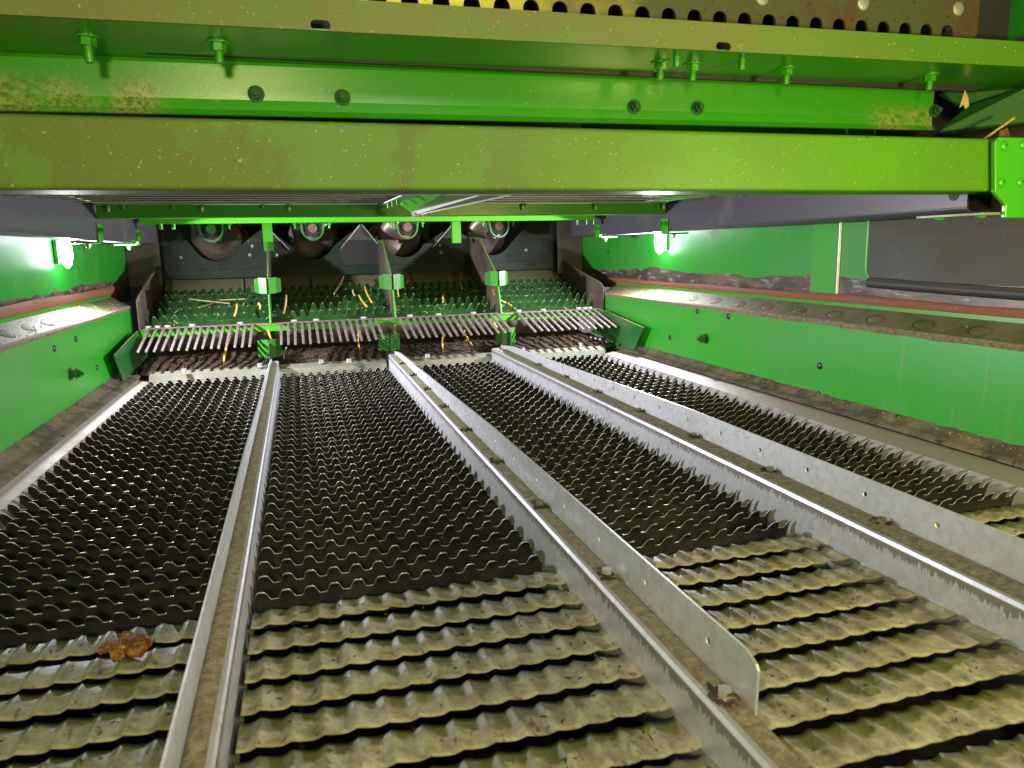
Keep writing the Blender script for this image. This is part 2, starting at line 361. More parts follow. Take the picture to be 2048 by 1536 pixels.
# ------------------------------------------------------------------ side walls
def side(sx, xw, xu, name_side):
    s = sx   # +1 right, -1 left ; inner face toward the sieve
    # lower wall
    t = thing('lower_side_wall', (xw, 1.4, 0), 'bright green lower side wall on the %s, with a dusty ledge along its top' % name_side, 'wall', 'green lower side walls')
    top = .222 if s > 0 else .240
    b = MB(); b.box((min(xw, xw+s*.004), -.25, -.02), (max(xw, xw+s*.004), 3.03, top)); b.build('panel', 'green_wall', t)
    b = MB(); b.sweep([(xw, top-.002), (xw+s*.062, top+.034), (xw+s*.062, top+.037), (xw-s*.001, top+.0015)], -.25, 3.03, n=1)
    lg = b.build('ledge', 'ledge', t, fix=True)
    b = MB(); b.box((min(xw+s*.063, xw+s*.066), -.25, top+.028), (max(xw+s*.063, xw+s*.066), 3.03, top+.046)); b.build('green_lip', 'green', t)
    if s < 0: spots = [.75+.141*k for k in range(14)]
    else: spots = [.6+.141*k for k in range(13)]
    for y in spots:
        c = Vector((xw+s*.028, y, top+.0185)); dn = Vector((s*.87, 0, .49)); nn = Vector((-s*.49, 0, .87))
        b = MB(); K = 20; J = 5; vs = []
        for j in range(J+1):
            for k in range(K):
                a = 2*math.pi*k/K; rr = 1-j/J
                py_ = .024*rr*math.cos(a); px_ = .015*rr*math.sin(a)
                h = .0045*math.sin(math.pi/2*(1-rr**2))*(.55+.45*py_/.024)
                vs.append(c+Y*py_+dn*px_+nn*(h+.0004))
        b.add(vs, [(j*K+k, j*K+(k+1) % K, (j+1)*K+(k+1) % K, (j+1)*K+k) for j in range(J) for k in range(K)], 0, True)
        d_ = b.build('louvre_dimple', 'ledge', lg, fix=True)
        b = MB(); b.tube([c+Y*(.0255*math.cos(a))+dn*(.016*math.sin(a))+nn*.0006 for a in [R_(-75+150*k/10) for k in range(11)]], .0011, n=6); b.build('slit', 'dark', lg)
    b = MB(); K = 60; vs = []
    for k in range(K+1):
        y = -.2+3.2*k/K; vs += [(xw-s*.0015, y, top-.006-.004*random.random()), (xw-s*.005, y, top+.001), (xw+s*.001, y, top+.006)]
    b.add(vs, [(3*k+j, 3*k+3+j, 3*k+4+j, 3*k+1+j) for k in range(K) for j in range(2)], 0, True)
    b.build('dust_line', 'dust', t, fix=True)
    riv = [(1395,623),(1457,633),(1340,675),(1338,714),(1640,732),(1637,789)] if s > 0 else [(108,697),(151,678),(193,735),(197,785)]
    for px, py in riv:
        p = at(px, py, 'x', xw); b = MB(); b.dome(p, (-s, 0, 0), .0095, .0045); b.build('rivet', 'rivet', t)
    p = at(*((1412, 677) if s > 0 else (140, 748)), 'x', xw)
    b = MB(); d = Vector((-s, 0, 0)); b.cyl(p, p+d*.004, .017, n=24); b.cyl(p+d*.004, p+d*.014, .010, n=16); b.cyl(p+d*.014, p+d*.017, .015, n=20)
    b.cyl(p+d*.017, p+d*.026, .011, n=6, smooth=False); b.cyl(p+d*.026, p+d*.033, .006)
    b.build('stud', 'green_dark', t)
    # red seal
    top2 = .286 if s > 0 else .312
    b = MB(); zb = top+.043
    K = 90; vs = []
    for k in range(K+1):
        y = -.2+3.35*k/K; wv = .002*math.sin(y*9)+.0015*random.random()
        x = xw+s*.074+ s*.001*math.sin(y*23)
        vs += [(x, y, zb), (x-s*.0006, y, (zb+top2)/2), (x, y, top2+wv), (x+s*.004, y, top2+wv)]
    b.add(vs, [(4*k+j, 4*k+4+j, 4*k+5+j, 4*k+1+j) for k in range(K) for j in range(3)], 0, True)
    tag(b.build('seal_strip', 'seal_red', fix=True), 'red brown fabric seal strip along the %s wall above the green ledge' % name_side, 'seal', 'red seal strips')
    # upper wall
    t = thing('upper_side_wall', (xu, 1.6, .28), 'green upper side wall on the %s with a scraped dark band along its foot' % name_side, 'wall', 'green upper side walls')
    x0, x1 = (xu, xu+s*.004); lo, hi = min(x0, x1), max(x0, x1)
    b = MB(); b.box((lo, -.25 if s < 0 else -.25, .24), (hi, 2.30, 1.05) if s < 0 else (hi, 2.862, 1.05)); b.build('panel', 'upper_wall', t)
    ys = 2.30 if s < 0 else 2.862
    b = MB(); b.box((lo+s*.003, ys+.004, .24), (hi+s*.003, 3.52, 1.05)); b.build('panel', 'upper_wall', t)
    if s > 0:
        b = MB(); b.box((lo-.004, 1.66, .27), (lo-.0005, 1.762, 1.0)); b.build('overlap_strip', 'green_wall', t)
        b = MB(); b.cyl((xu-.002, 1.655, .285), (xu-.002, 1.655, .9), .0042, n=16); b.build('rolled_edge', 'zinc_bolt', t)
        for k in range(5):
            hexbolt((xu, 3.18, .40) if k == 0 else (xu, 2.95-.0*k, .9), (-1, 0, 0), .010, 'bolt', 'green', t, .010) if k == 0 else None
        # cover
        cv = thing('inspection_cover', (xu, 1.1, .33), 'dark grey rounded inspection cover set in the right upper wall', 'cover')
        r = .035; zl = .328; pl = [(.35, zl), (1.548-r, zl)]+[(1.548-r+r*math.sin(a), zl+r-r*math.cos(a)) for a in [math.pi/2*k/6 for k in range(1, 7)]]+[(1.548, .8), (.35, .8)]
        b = MB(); b.plate([pl], (xu-.006, 0, 0), Y, Z, (.005, 0, 0)); b.build('cover_panel', 'black_cover', cv, .001, fix=True)
        e = [(y+.000, z) for y, z in pl[1:-1]]
        b = MB(); b.tube([(xu-.006, y+.004, z) for y, z in e[1:]], .0026, n=8); b.build('edge_trim', 'green_lime_lit', cv)
        b = MB(); K = 24; pts = []
        for k in range(K+1):
            y = 1.53-1.1*k/K; pts.append(Vector((xu-.010, y, .322-.014*(1-math.exp(-(1.53-y)*2.2)))))
        for p, q in zip(pts, pts[1:]): b.cyl(p, q, .0125, n=12)
        b.dome(pts[0], (0, 1, 0), .0125, .012)
        b.build('rubber_bead', 'rubber', cv)
    else:
        hexbolt(at(283, 505, 'x', xu), (1, 0, 0), .010, 'bolt', 'green', t, .008)
side(1, 1.28, 1.37, 'right'); side(-1, -.60, -.69, 'left')
# ------------------------------------------------------------------ edge rails and floor seals
def edge_rail(s, x0, x1, xw, nm):
    b = MB(); K = 1
    pr = [(x0, -.045), (x0+s*.028, -.004), (x0+s*.052, .002), (x1, .008), (x1, .0095), (x0+s*.052, .0035), (x0+s*.027, -.002), (x0-s*.002, -.045)]
    b.sweep(pr, .1, 2.75)
    tag(b.build('edge_rail', 'galv_dirty', fix=True), 'sloping galvanised edge rail beside the toothed sieve along the %s wall' % nm, 'rail', 'galvanised edge rails')
    b = MB(); K = 220; vs = []; J = 6
    for k in range(K+1):
        y = .1+2.68*k/K
        for j in range(J):
            u = j/(J-1); x = x1-s*.004+(xw-s*.001-x1+s*.004)*u
            z = .013+.022*u+.003*math.sin(u*9)+(.0022*random.random() if 0 < j < J-1 else .0) + (.004*random.random() if j == J-1 else 0)
            vs.append((x, y, z))
    b.add(vs, [(J*k+j, J*k+J+j, J*k+J+1+j, J*k+1+j) for k in range(K) for j in range(J-1)], 0, True)
    o = b.build('floor_seal', 'dust_rubber', fix=True)
    tag(o, 'dirt covered rubber floor seal at the foot of the %s green wall' % nm, 'seal', 'dusty rubber floor seals')
edge_rail(1, 1.150, 1.236, 1.28, 'right'); edge_rail(-1, -.490, -.548, -.60, 'left')
# ------------------------------------------------------------------ dividers
def divider(xweb, xfin, lab, y_end, taper, ledge_z=.035, top=.095, fin_mat='galv', wid_dust=True, bolts=True):
    t = thing('divider_rail', (xfin, 1.5, 0), lab, 'divider', 'galvanised divider rails')
    s = 1 if xfin > xweb else -1
    b = MB(); th = .0022
    pr = [(xweb, -.06), (xweb, ledge_z-.006), (xweb+s*.002, ledge_z-.0015), (xweb+s*.006, ledge_z), (xfin, ledge_z),
          (xfin, ledge_z-th), (xweb+s*.007, ledge_z-th), (xweb+s*(th+.001), ledge_z-.007), (xweb+s*th, -.06)]
    b.sweep(pr, .18, 2.77); b.build('base_channel', 'galv_web', t, fix=True)
    # fin with holes
    y0 = y_end
    def topz(y): return top if y < 1.3 else top-(y-1.3)/1.45*taper
    out = [(y0+.002, ledge_z-.02), (y0, top-.010), (y0+.003, top-.0055), (y0+.018, top), (1.3, top), (2.62, topz(2.62)), (2.80, topz(2.8)-.012), (2.80, ledge_z-.02)]
    holes = [circ(y, ledge_z+.026, .0042) for y in [y0+.075+.125*k for k in range(15)] if y < 2.6]
    b = MB(); b.plate([out]+holes, (xfin, 0, 0), Y, Z, (s*.0022, 0, 0)); fin = b.build('fin', fin_mat, t, fix=True)
    if wid_dust:
        b = MB(); K = 260; J = 5; vs = []
        for k in range(K+1):
            y = .2+2.5*k/K; e = .2+.35*math.sin(y*3)**2
            for j in range(J):
                u = j/(J-1); x = xfin-s*.0005+(xweb+s*.006-xfin)*u*(.94+.05*random.random())
                vs.append((x, y, ledge_z+.0006+(.003*e+.0022*random.random())*math.sin(math.pi*min(1, u+.12))*(1 if j < J-1 else 0)))
        b.add(vs, [(J*k+j, J*k+J+j, J*k+J+1+j, J*k+1+j) for k in range(K) for j in range(J-1)], 0, True)
        b.build('dust_layer', 'dust', t, fix=True)
    for k in range(9):
        y = y0+.03+.25*k
        if y > 2.6 or not bolts: continue
        c = Vector((xfin-s*.010, y, ledge_z)); b = MB()
        b.cyl(c, c+Z*.002, .008, n=16); b.cyl(c+Z*.002, c+Z*.009, .0062, n=6, smooth=False)
        bo = b.build('bolt', 'zinc_bolt' if k in (0, 1) else 'dust', t)
        b = MB(); vs = []; 
        for i in range(26):
            a = random.random()*6.28; rr = random.random()**.6*.020
            p = c+Vector((max(-.5, min(.5, 1))*0+rr*math.cos(a)*.5, rr*math.sin(a), .001+.006*(1-rr/.02)*random.random()))
            q = .0016+.0014*random.random(); b.box(p-Vector((q,q,q*.6)), p+Vector((q,q,q*.6)))
        b.build('dirt_crumbs', 'dust_dark', bo)
    return t
divider(-.086, -.110, 'leftmost galvanised divider rail, its ledge filled with tan chaff dust', .22, .02, top=.081, ledge_z=.043, bolts=False)
divider(.307, .332, 'middle galvanised divider rail whose fin ends in a clipped corner near the camera', .468, .03, top=.094, ledge_z=.044)
divider(.706, .748, 'rightmost galvanised divider rail with a wide dusty ledge and spattered fin', .25, .03, top=.094, ledge_z=.044)
# ------------------------------------------------------------------ toothed sieve panels
def tooth_profile(L=.027, a0=74, a1=22, K=5):
    pts = [(0., 0.)]; 
    for k in range(K):
        a = R_(a0+(a1-a0)*(k+.5)/K); p = pts[-1]; pts.append((p[0]-math.cos(a)*L/K, p[1]+math.sin(a)*L/K))
    return pts
def louver_mesh(x0, x1, pitch=.030, L=.025, K=5, body=((.014, -.046), (.004, -.004)), mats=('louver', 'louver_top', 'rim'), wd=.62, a0=74, a1=24, th=.0015, tmin=.06, per=12, jag=.12):
    n = int(round((x1-x0)/pitch*per)); arc = tooth_profile(L, a0, a1, 20)
    def pos(s):     # s in 0..1 along arc
        f = s*20; i = min(19, int(f)); f -= i
        a, c = arc[i], arc[i+1]; ang = math.atan2(c[1]-a[1], -(c[0]-a[0]))
        return body[1][0]+a[0]+(c[0]-a[0])*f, body[1][1]+a[1]+(c[1]-a[1])*f, ang
    fr, bk = [], []; rows = K+3
    amp = {}
    for i in range(n+1):
        x = x0+(x1-x0)*i/n; fi = (x-x0)/pitch; u = fi % 1.0; ti = int(fi)
        aa = amp.setdefault(ti, (1-jag*random.random()) if random.random() > .02 else random.uniform(.45, .75))
        t = tmin+(1-tmin)*((math.sin(math.pi*(u/wd)**.92)**.85)*aa if 0 < u < wd else 0)
        for j in range(rows):
            if j == 0: y, z, ang = body[0][0], body[0][1], R_(76)
            elif j == 1: y, z, ang = (body[0][0]+body[1][0])/2, (body[0][1]+body[1][1])/2, R_(76)
            else: y, z, ang = pos(t*(j-2)/K)
            nx_, nz_ = math.sin(ang), math.cos(ang)      # normal toward +y/up
            fr.append((x, y, z)); bk.append((x, y+nx_*th, z+nz_*th))
    b = MB(); N = len(fr)
    for i in range(n):
        for j in range(rows-1):
            a = i*rows+j; c = a+rows
            b.f.append((a, c, c+1, a+1)); b.m.append(0); b.sm.append(True)
            b.f.append((a+N, a+1+N, c+1+N, c+N)); b.m.append(1); b.sm.append(True)
        a = i*rows+rows-1; c = a+rows
        b.f.append((a, c, c+N, a+N)); b.m.append(2); b.sm.append(True)
    for i in (0, n):
        for j in range(rows-1):
            a = i*rows+j; f = (a, a+1, a+1+N, a+N); b.f.append(f if i == 0 else f[::-1]); b.m.append(0); b.sm.append(False)
    b.v = fr+bk
    me = b.mesh('louver', list(mats)); return me
CH = [(-.512, -.118), (-.080, .303), (.336, .702), (.751, 1.150)]
names = ['leftmost', 'second from left', 'third from left', 'rightmost']
ylast = 2.735
for ci, (x0, x1) in enumerate(CH):
    t = thing('toothed_sieve', ((x0+x1)/2, 1.8, -.04), [
        'dark toothed sieve panel between the left wall and the leftmost divider',
        'dark toothed sieve panel between the leftmost and the middle divider',
        'dark toothed sieve panel between the middle and the rightmost divider',
        'dark toothed sieve panel between the rightmost divider and the right wall'][ci], 'sieve', 'dark toothed sieve panels')
    mes = [louver_mesh(x0, x1) for _ in range(7)]
    n = 37
    for k in range(n):
        y = .925+.0497*k
        o = bpy.data.objects.new('louver', mes[(k*3) % 7]); C.objects.link(o); o.parent = t
        o.matrix_parent_inverse = t.matrix_basis.inverted()
        o.location = (random.uniform(-.0012, .0012)+(.0011*(k % 2)), y+random.uniform(-.0008, .0008), random.uniform(-.0006, .0006)-.008)
        o.rotation_euler = (R_(random.uniform(-1.4, 1.4)), 0, R_(random.uniform(-.12, .12)))
    for x in (x0+.09, x1-.09):
        b = MB(); b.box((x-.002, .90, -.075), (x+.002, 2.74, -.052)); b.build('hinge_bar', 'louver', t)
# ------------------------------------------------------------------ foreground slats
def slat_mesh(x0, x1, seed):
    rnd = random.Random(seed); pitch = .0285; per = 14; n = int((x1-x0)/pitch*per); J = 8; th = .0013
    fr, bk = [], []; D = .0468; am = .0062 if seed//31 < 2 else .0058
    ph = rnd.uniform(-.05, .05); tw = rnd.uniform(-.002, .002)
    for i in range(n+1):
        x = x0+(x1-x0)*i/n; fi = (x-x0)/pitch+.65+ph; u = fi % 1
        c = .30                                     # short steep flank, long shallow one
        r = (u/c)**1.3 if u < c else ((1-u)/(1-c))**1.9
        for j in range(J):
            v = j/(J-1)
            y = -v*D-.0030*r*v+.0015*(1-v)*r
            z = am*r*(.30+.70*math.sin(math.pi*min(1, .12+v*.62)))+.0035*v+tw*(x-x0)/(x1-x0)+.0005*math.sin(fi*1.7+ph*40)
            fr.append((x, y, z)); bk.append((x, y, z-th))
    b = MB(); N = len(fr)
    for i in range(n):
        for j in range(J-1):
            a = i*J+j; c = a+J
            b.f.append((a, a+1, c+1, c)); b.m.append(0); b.sm.append(True)
            b.f.append((a+N, c+N, c+1+N, a+1+N)); b.m.append(1); b.sm.append(True)
        a = i*J+J-1; c = a+J; b.f.append((a, a+N, c+N, c)); b.m.append(0); b.sm.append(False)
        a = i*J; c = a+J; b.f.append((a, c, c+N, a+N)); b.m.append(1); b.sm.append(False)
    for i in (0, n):
        for j in range(J-1):
            a = i*J+j; f = (a, a+N, a+1+N, a+1); b.f.append(f if i == 0 else f[::-1]); b.m.append(0); b.sm.append(False)
    b.v = fr+bk; return b.mesh('slat', ['slat', 'slat_under'])
labs = ['ribbed olive slat grating at the lower left, with a brown chunk on it', 'ribbed olive slat grating between the leftmost and middle dividers',
        'ribbed olive slat grating between the middle and rightmost dividers', 'small visible corner of ribbed olive slat grating by the right wall']
for ci, (x0, x1) in enumerate([(-.512, -.118), (-.080, .310), (.336, .710), (.751, 1.160)]):
    t = thing('slat_grating', ((x0+x1)/2, .6, -.03), labs[ci], 'grating', 'ribbed slat gratings')
    for k in range([8, 9, 9, 3][ci]):
        y = .893-.0562*k
        me = slat_mesh(x0, x1, ci*31+k); o = bpy.data.objects.new('slat', me); C.objects.link(o); o.parent = t
        o.matrix_parent_inverse = t.matrix_basis.inverted(); o.location = (0, y, -.010); o.rotation_euler = (R_(random.uniform(-2.2, 1.6)), 0, R_(random.uniform(-.3, .3)))
        b = MB(); b.box((x0, y-.030, -.050), (x1, y-.015, -.046)); b.build('support_bar', 'near_black', o)
        o.children[0].matrix_parent_inverse = o.matrix_world.inverted() if False else Matrix.Identity(4)
        o.children[0].location = (0, -y, .010-.006)
        o.children[0].parent = o
    for xs in (x0+.05, x1-.054):
        b = MB(); b.box((xs, .35, -.07), (xs+.004, .9, -.045)); b.build('side_bar', 'slat_under', t)
# ------------------------------------------------------------------ big tube, brackets, long beams
t = thing('cross_tube', (.4, 1.10, .5), 'large green square cross tube covered in olive dust, spanning the whole view', 'beam')
r = .006
def rrect(x0, z0, x1, z1, r, n=4):
    o = []
    for cx, cz, a in ((x1-r, z1-r, 0), (x0+r, z1-r, 90), (x0+r, z0+r, 180), (x1-r, z0+r, 270)):
        for k in range(n+1): q = R_(a+90*k/n); o.append((cx+r*math.cos(q), cz+r*math.sin(q)))
    return o
b = MB(); pr = rrect(1.05, .503, 1.13, .592, .006); b.plate([pr], (-.75, 0, 0), Y, Z, (2.00, 0, 0)); b.build('tube', 'tube', t, fix=True)
br = thing('tube_bracket', (1.25, 1.04, .46), 'lime green bolted bracket plate at the right end of the cross tube', 'bracket')
pts = [at(px, py, 'y', 1.035) for px, py in ((1990,282),(1998,274),(2120,276),(2120,436),(2010,436),(2012,410),(1990,384))]
b = MB(); b.plate([[(p.x, p.z) for p in pts]], (0, 1.035, 0), X, Z, (0, .009, 0)); b.build('plate', 'green_lime_lit', br, .002, fix=True)
for px, py in ((2008,292),(2046,290),(2003,365),(2040,365)):
    p = at(px, py, 'y', 1.035); b = MB(); b.dome(p, (0, -1, 0), .0088, .005, 20); h = b.build('bolt_head', 'green_lime_lit', br)
    tc = bpy.data.curves.new('bolt_mark', 'FONT'); tc.body = '9' if px in (2008,) else '9'; tc.size = .008; tc.extrude = .0003; tc.align_x = 'CENTER'; tc.align_y = 'CENTER'
    tmp = bpy.data.objects.new('tmp', tc); C.objects.link(tmp); me_ = bpy.data.meshes.new_from_object(tmp.evaluated_get(bpy.context.evaluated_depsgraph_get())); bpy.data.objects.remove(tmp); me_.materials.clear(); me_.materials.append(M['green_dark'])
    to = bpy.data.objects.new('bolt_mark', me_); C.objects.link(to); to.parent = h
    to.location = (p.x, p.y-.0052, p.z); to.rotation_euler = (R_(90), 0, 0)
t2 = thing('clamp_plate', (1.2, 1.12, .465), 'pale green clamp plate bolted under the end of the right grey beam', 'bracket')
b = MB(); b.box((1.155, 1.045, .4625), (1.262, 1.19, .4675)); b.build('plate', 'galv_pale', t2, .001)
for y in (1.07, 1.16):
    b = MB(); b.dome((1.18, y, .4625), (0, 0, -1), .009, .005); b.build('bolt_head', 'green_lime_lit', t2)
def long_beam(xi, xo, y0, y1, lab, holes, zb=.4685):
    t = thing('long_beam', ((xi+xo)/2, y0, zb), lab, 'beam', 'grey long beams')
    s = 1 if xo > xi else -1; wdt = abs(xo-xi); x0, x1 = min(xi, xo), max(xi, xo)
    out = rrect(x0, zb, x1, zb+.10, .013, 5); inn = rrect(x0+.004, zb+.004, x1-.004, zb+.096, .010, 5)
    b = MB(); m_ = len(out); vs = []
    for y in (y0, y1):
        vs += [(a, y, c) for a, c in out]+[(a, y, c) for a, c in inn]
    fs = []
    for k in range(m_):
        k2 = (k+1) % m_
        fs += [(k, k2, k2+2*m_, k+2*m_), (k+m_, k+3*m_, k2+3*m_, k2+m_), (k, k+m_, k2+m_, k2), (k+2*m_, k2+2*m_, k2+3*m_, k+3*m_)]
    b.add(vs, fs, 0, False); b.build('tube', 'grey_beam', t, fix=True)
    for y, z in holes:
        b = MB(); b.cyl((xi-s*.0006, y, z), (xi+s*.003, y, z), .0125, n=24); b.build('hole_rim', 'dark', t)
    return t
tr = long_beam(1.20, 1.262, 1.120, 3.20, 'grey painted long beam above the right wall with a round hole near its end', [(1.150, .506)])
tl = long_beam(-.52, -.582, 1.00, 3.20, 'grey painted long beam above the left wall', [])
for (xb, s, ys) in ((1.20, -1, (2.30, 2.88)), (-.52, 1, (2.32, 2.85))):
    for y in ys:
        side_n = 'right' if s < 0 else 'left'; far = 'farther' if y > 2.5 else 'nearer'
        cl = thing('beam_clamp', (xb, y, .47), '%s small green clamp gripping the %s grey beam' % (far, side_n), 'clamp', 'green beam clamps')
        b = MB(); b.box((xb+s*.001-.004, y-.022, .462), (xb+s*.001+.004, y+.022, .512)); b.box((min(xb, xb-s*.07), y-.03, .460), (max(xb, xb-s*.07), y+.03, .465)); b.build('strap', 'green', cl, .001)
        for dy in (-.014, .014): hexbolt((xb+s*.005, y+dy, .495), (s, 0, 0), .007, 'bolt', 'green', cl, .009)
        hexbolt((xb-s*.03, y, .460), (0, 0, -1), .008, 'bolt', 'green', cl, .012)
# ------------------------------------------------------------------ upper channel
t = thing('upper_channel', (.4, 1.14, .65), 'green upper cross channel with dusty front lip and hanging bolts', 'beam')
lip = [(-.80, .698), (1.36, .712), (1.36, .752), (-.80, .738)]
def slx(px, py): p = at(px, py, 'y', 1.05); return slot(p.x, p.z, .0065, .0062)
b = MB(); b.plate([lip, slx(641, 50), slx(1447, 93)], (0, 1.05, 0), X, Z, (0, .003, 0)); b.build('lip', 'lip', t, fix=True)
b = MB(); b.plate([[(-.80, .698), (1.36, .712), (1.36, .715), (-.80, .701)]], (0, 1.0535, 0), X, Z, (0, .18, 0)); b.build('top_plate', 'green', t, fix=True)
# web: curved foot
vs = []; K = 10
pro = [(1.2300, .6978), (1.2350, .694), (1.236, .670), (1.237, .645), (1.234, .630), (1.224, .6205)]
b = MB()
for x, dz in ((-.80, 0.), (1.22, .013)): vs += [(x, y, z+dz) for y, z in pro]
for x, dz in ((-.80, 0.), (1.22, .013)): vs += [(x, y+.003, z+dz-.001) for y, z in pro]
m_ = len(pro)
fs = [(k, k+1, k+1+m_, k+m_) for k in range(m_-1)]+[(k+2*m_, k+3*m_, k+1+3*m_, k+1+2*m_) for k in range(m_-1)]+[(m_-1, 2*m_-1, 4*m_-1, 3*m_-1)]
b.add(vs, fs, 0, False); b.build('web', 'web', t, fix=True)
for px, py in ((512,188),(685,195),(1268,214),(1395,216),(1868,222)):
    p = at(px, py, 'y', 1.236); hexbolt(p, (0, -1, 0), .0085, 'bolt', 'gusset', t, .014)
for px, py in ((175,84),(435,76),(1320,148),(1385,148),(1573,134),(1860,144)):
    p = at(px, py, 'y', 1.13); p.z = .700+.0065*(p.x+.8)-.002; hexbolt(p, (0, 0, -1), .0105, 'bolt', 'green', t, .030 if px < 300 else .024)
for px, py in ((1353,118),(1484,122)):
    p = at(px, py, 'y', 1.09); p.z = .698+.0065*(p.x+.8); b = MB(); b.cyl(p, p-Z*.016, .0055, n=12); b.build('stud', 'green', t)
# notched plate
t = thing('notched_plate', (.6, 1.12, .77), 'worn notched plate with painted yellow glare and scalloped lower edge above the green lip', 'plate')
lo = [(-.30, .766), (-.005, .766)]
cx = .03
pz = lambda x: .7645+(x-.36)*.011
pts = []
nx_ = .045
k = 0; x = -.02
xs = []
while .359+(k-8)*nx_ < 1.17: xs.append(.359+(k-8)*nx_); k += 1
pts.append((-.25, pz(-.25)))
for x in xs:
    z = pz(x); r = .0125
    if x+r > 1.175: break
    pts += [(x-r, z)]+[(x-r*math.cos(math.pi*j/8), z+.006+r*1.0*math.sin(math.pi*j/8)) for j in range(9)]+[(x+r, z)]
pts += [(1.183, pz(1.183)), (1.190, pz(1.19)+.006), (1.190, .96), (-.25, .96)]
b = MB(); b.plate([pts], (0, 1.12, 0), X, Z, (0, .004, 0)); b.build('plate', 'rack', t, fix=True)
for px, py in ((1525,-4),(1727,6),(1917,17)):
    p = at(px, py, 'y', 1.12); b = MB(); b.dome(p, (0, -1, 0), .0118, .003, 20); b.build('rivet', 'galv_pale', t)
b = MB(); b.box((-.8, 1.20, .702), (1.35, 1.21, 1.0)); tag(b.build('backing_sheet', 'dark'), 'dark sheet behind the notched plate', 'sheet')
# right corner gusset
t = thing('corner_gusset', (1.30, 1.2, .65), 'dark green folded corner gusset at the right end of the upper channel', 'gusset')
g = [at(1880, 262, 'y', 1.20), at(1930, 215, 'y', 1.20), at(2060, 172, 'y', 1.12), at(2080, 240, 'y', 1.12)]
b = MB(); b.add(g+[p+Vector((.003, .006, -.003)) for p in g], [(0,1,2,3),(7,6,5,4),(0,4,5,1),(1,5,6,2),(2,6,7,3),(3,7,4,0)]); b.build('lower_fold', 'gusset', t, fix=True)
g = [at(1930, 214, 'y', 1.205), at(1880, 186, 'y', 1.235), at(2070, 140, 'y', 1.16), at(2066, 170, 'y', 1.125)]
b = MB(); b.add(g+[p+Vector((.003, .006, -.003)) for p in g], [(0,1,2,3),(7,6,5,4),(0,4,5,1),(1,5,6,2),(2,6,7,3),(3,7,4,0)]); b.build('upper_fold', 'gusset', t, fix=True)
# ------------------------------------------------------------------ ceiling rods, crossmembers, hanging channel
for k, (y, z) in enumerate([(y, at(640, py, 'y', y).z) for y, py in ((1.45,385.5),(1.65,389.5),(1.85,393.5),(2.02,397.5),(2.18,401.5))]):
    b = MB(); b.cyl((-.56, y, z-.002), (1.24, y, z+.002), .0016, n=10)
    tag(b.build('grate_rod', 'galv'), ['nearest', 'second nearest', 'third', 'fourth', 'farthest'][k]+' thin bright rod under the dark ceiling, counted from the cross tube', 'rod', 'thin ceiling rods')
b = MB(); b.box((-.58, 1.14, .585), (1.26, 3.4, .59)); tag(b.build('roof_tray', 'near_black'), 'dark tray roof above the thin rods', 'tray')
t = thing('near_crossmember', (.35, 2.3, .53), 'green crossmember with pale studs hanging from its top edge', 'crossmember')
b = MB(); b.box((-.515, 2.300, .5265), (1.20, 2.303, .562)); b.box((-.515, 2.303, .5265), (1.20, 2.345, .5295)); b.build('angle', 'green', t, .001)
b = MB(); b.box((-.515, 2.28, .563), (1.20, 2.345, .567)); b.build('top_flange', 'galv_pale', t)
for px in (215, 403, 578, 1047, 1192, 1328):
    p = at(px, 408, 'y', 2.285); b = MB(); b.cyl((p.x, 2.288, .5625), (p.x, 2.288, .552), .008, n=16); b.cyl((p.x, 2.288, .552), (p.x, 2.288, .543), .0055, n=12, mi=1); b.build('stud', ['green', 'zinc_bolt'], t)
for px in (345, 525, 760, 1440, 245):
    p = at(px, 411, 'y', 2.285); b = MB(); b.cyl((p.x, 2.29, .5625), (p.x, 2.29, .550), .0055, n=12); b.build('stud', 'green', t)
t = thing('far_crossmember', (.33, 2.8, .53), 'green far crossmember coloured as lamp-lit, just above the augers', 'crossmember')
b = MB(); b.box((-.50, 2.80, .5305), (1.15, 2.804, .562)); b.box((-.50, 2.804, .5305), (1.15, 2.86, .534)); b.build('angle', 'green_lime_lit', t, .001)  # ordinary green angle; the lamp light on it is in the colour
for x in (-.58, -.54, -.44, -.40, 1.16, 1.09, 1.13):
    b = MB(); b.cyl((x, 2.83, .5305), (x, 2.83, .512), .007, n=12); b.build('stud', 'green', t)
t = thing('hanging_channel', (.36, 2.0, .53), 'green hanging channel with pale edge pointing toward the cross tube, straw on its end', 'channel')
def quad(P4, off): 
    b = MB(); b.add(P4+[p+Vector(off) for p in P4], [(0,1,2,3),(7,6,5,4),(0,4,5,1),(1,5,6,2),(2,6,7,3),(3,7,4,0)]); return b
A0, A1 = at(826, 433, 'y', 2.10), at(1230, 347, 'y', 1.40); B0, B1 = at(822, 424, 'y', 2.095), at(1120, 347, 'y', 1.39)
T0, T1 = at(793, 404, 'y', 2.11), at(930, 366, 'y', 1.41)
quad([T0, T1, B1, B0], (0, .003, .001)).build('face', 'green', t, fix=True)
quad([B0, B1, A1, A0], (0, .0, .003)).build('pale_edge', 'galv_pale', t, fix=True)
Q0, Q1 = at(768, 407, 'y', 2.12), at(850, 372, 'y', 1.41)
quad([Q0, Q1, T1, T0], (0, .0, .003)).build('rear_flange', 'galv_pale', t, fix=True)
for u in (.08, .22, .36):
    p = Q0.lerp(Q1, u)+Vector((.008, 0, -.001)); b = MB(); b.cyl(p, p-Z*.014, .006, n=12); b.build('stud', 'green', t)
q = lambda a, bb, c: A0.lerp(A1, a)+Vector((bb*.5, 0, 0))+Z*(c+.006)
b = MB()
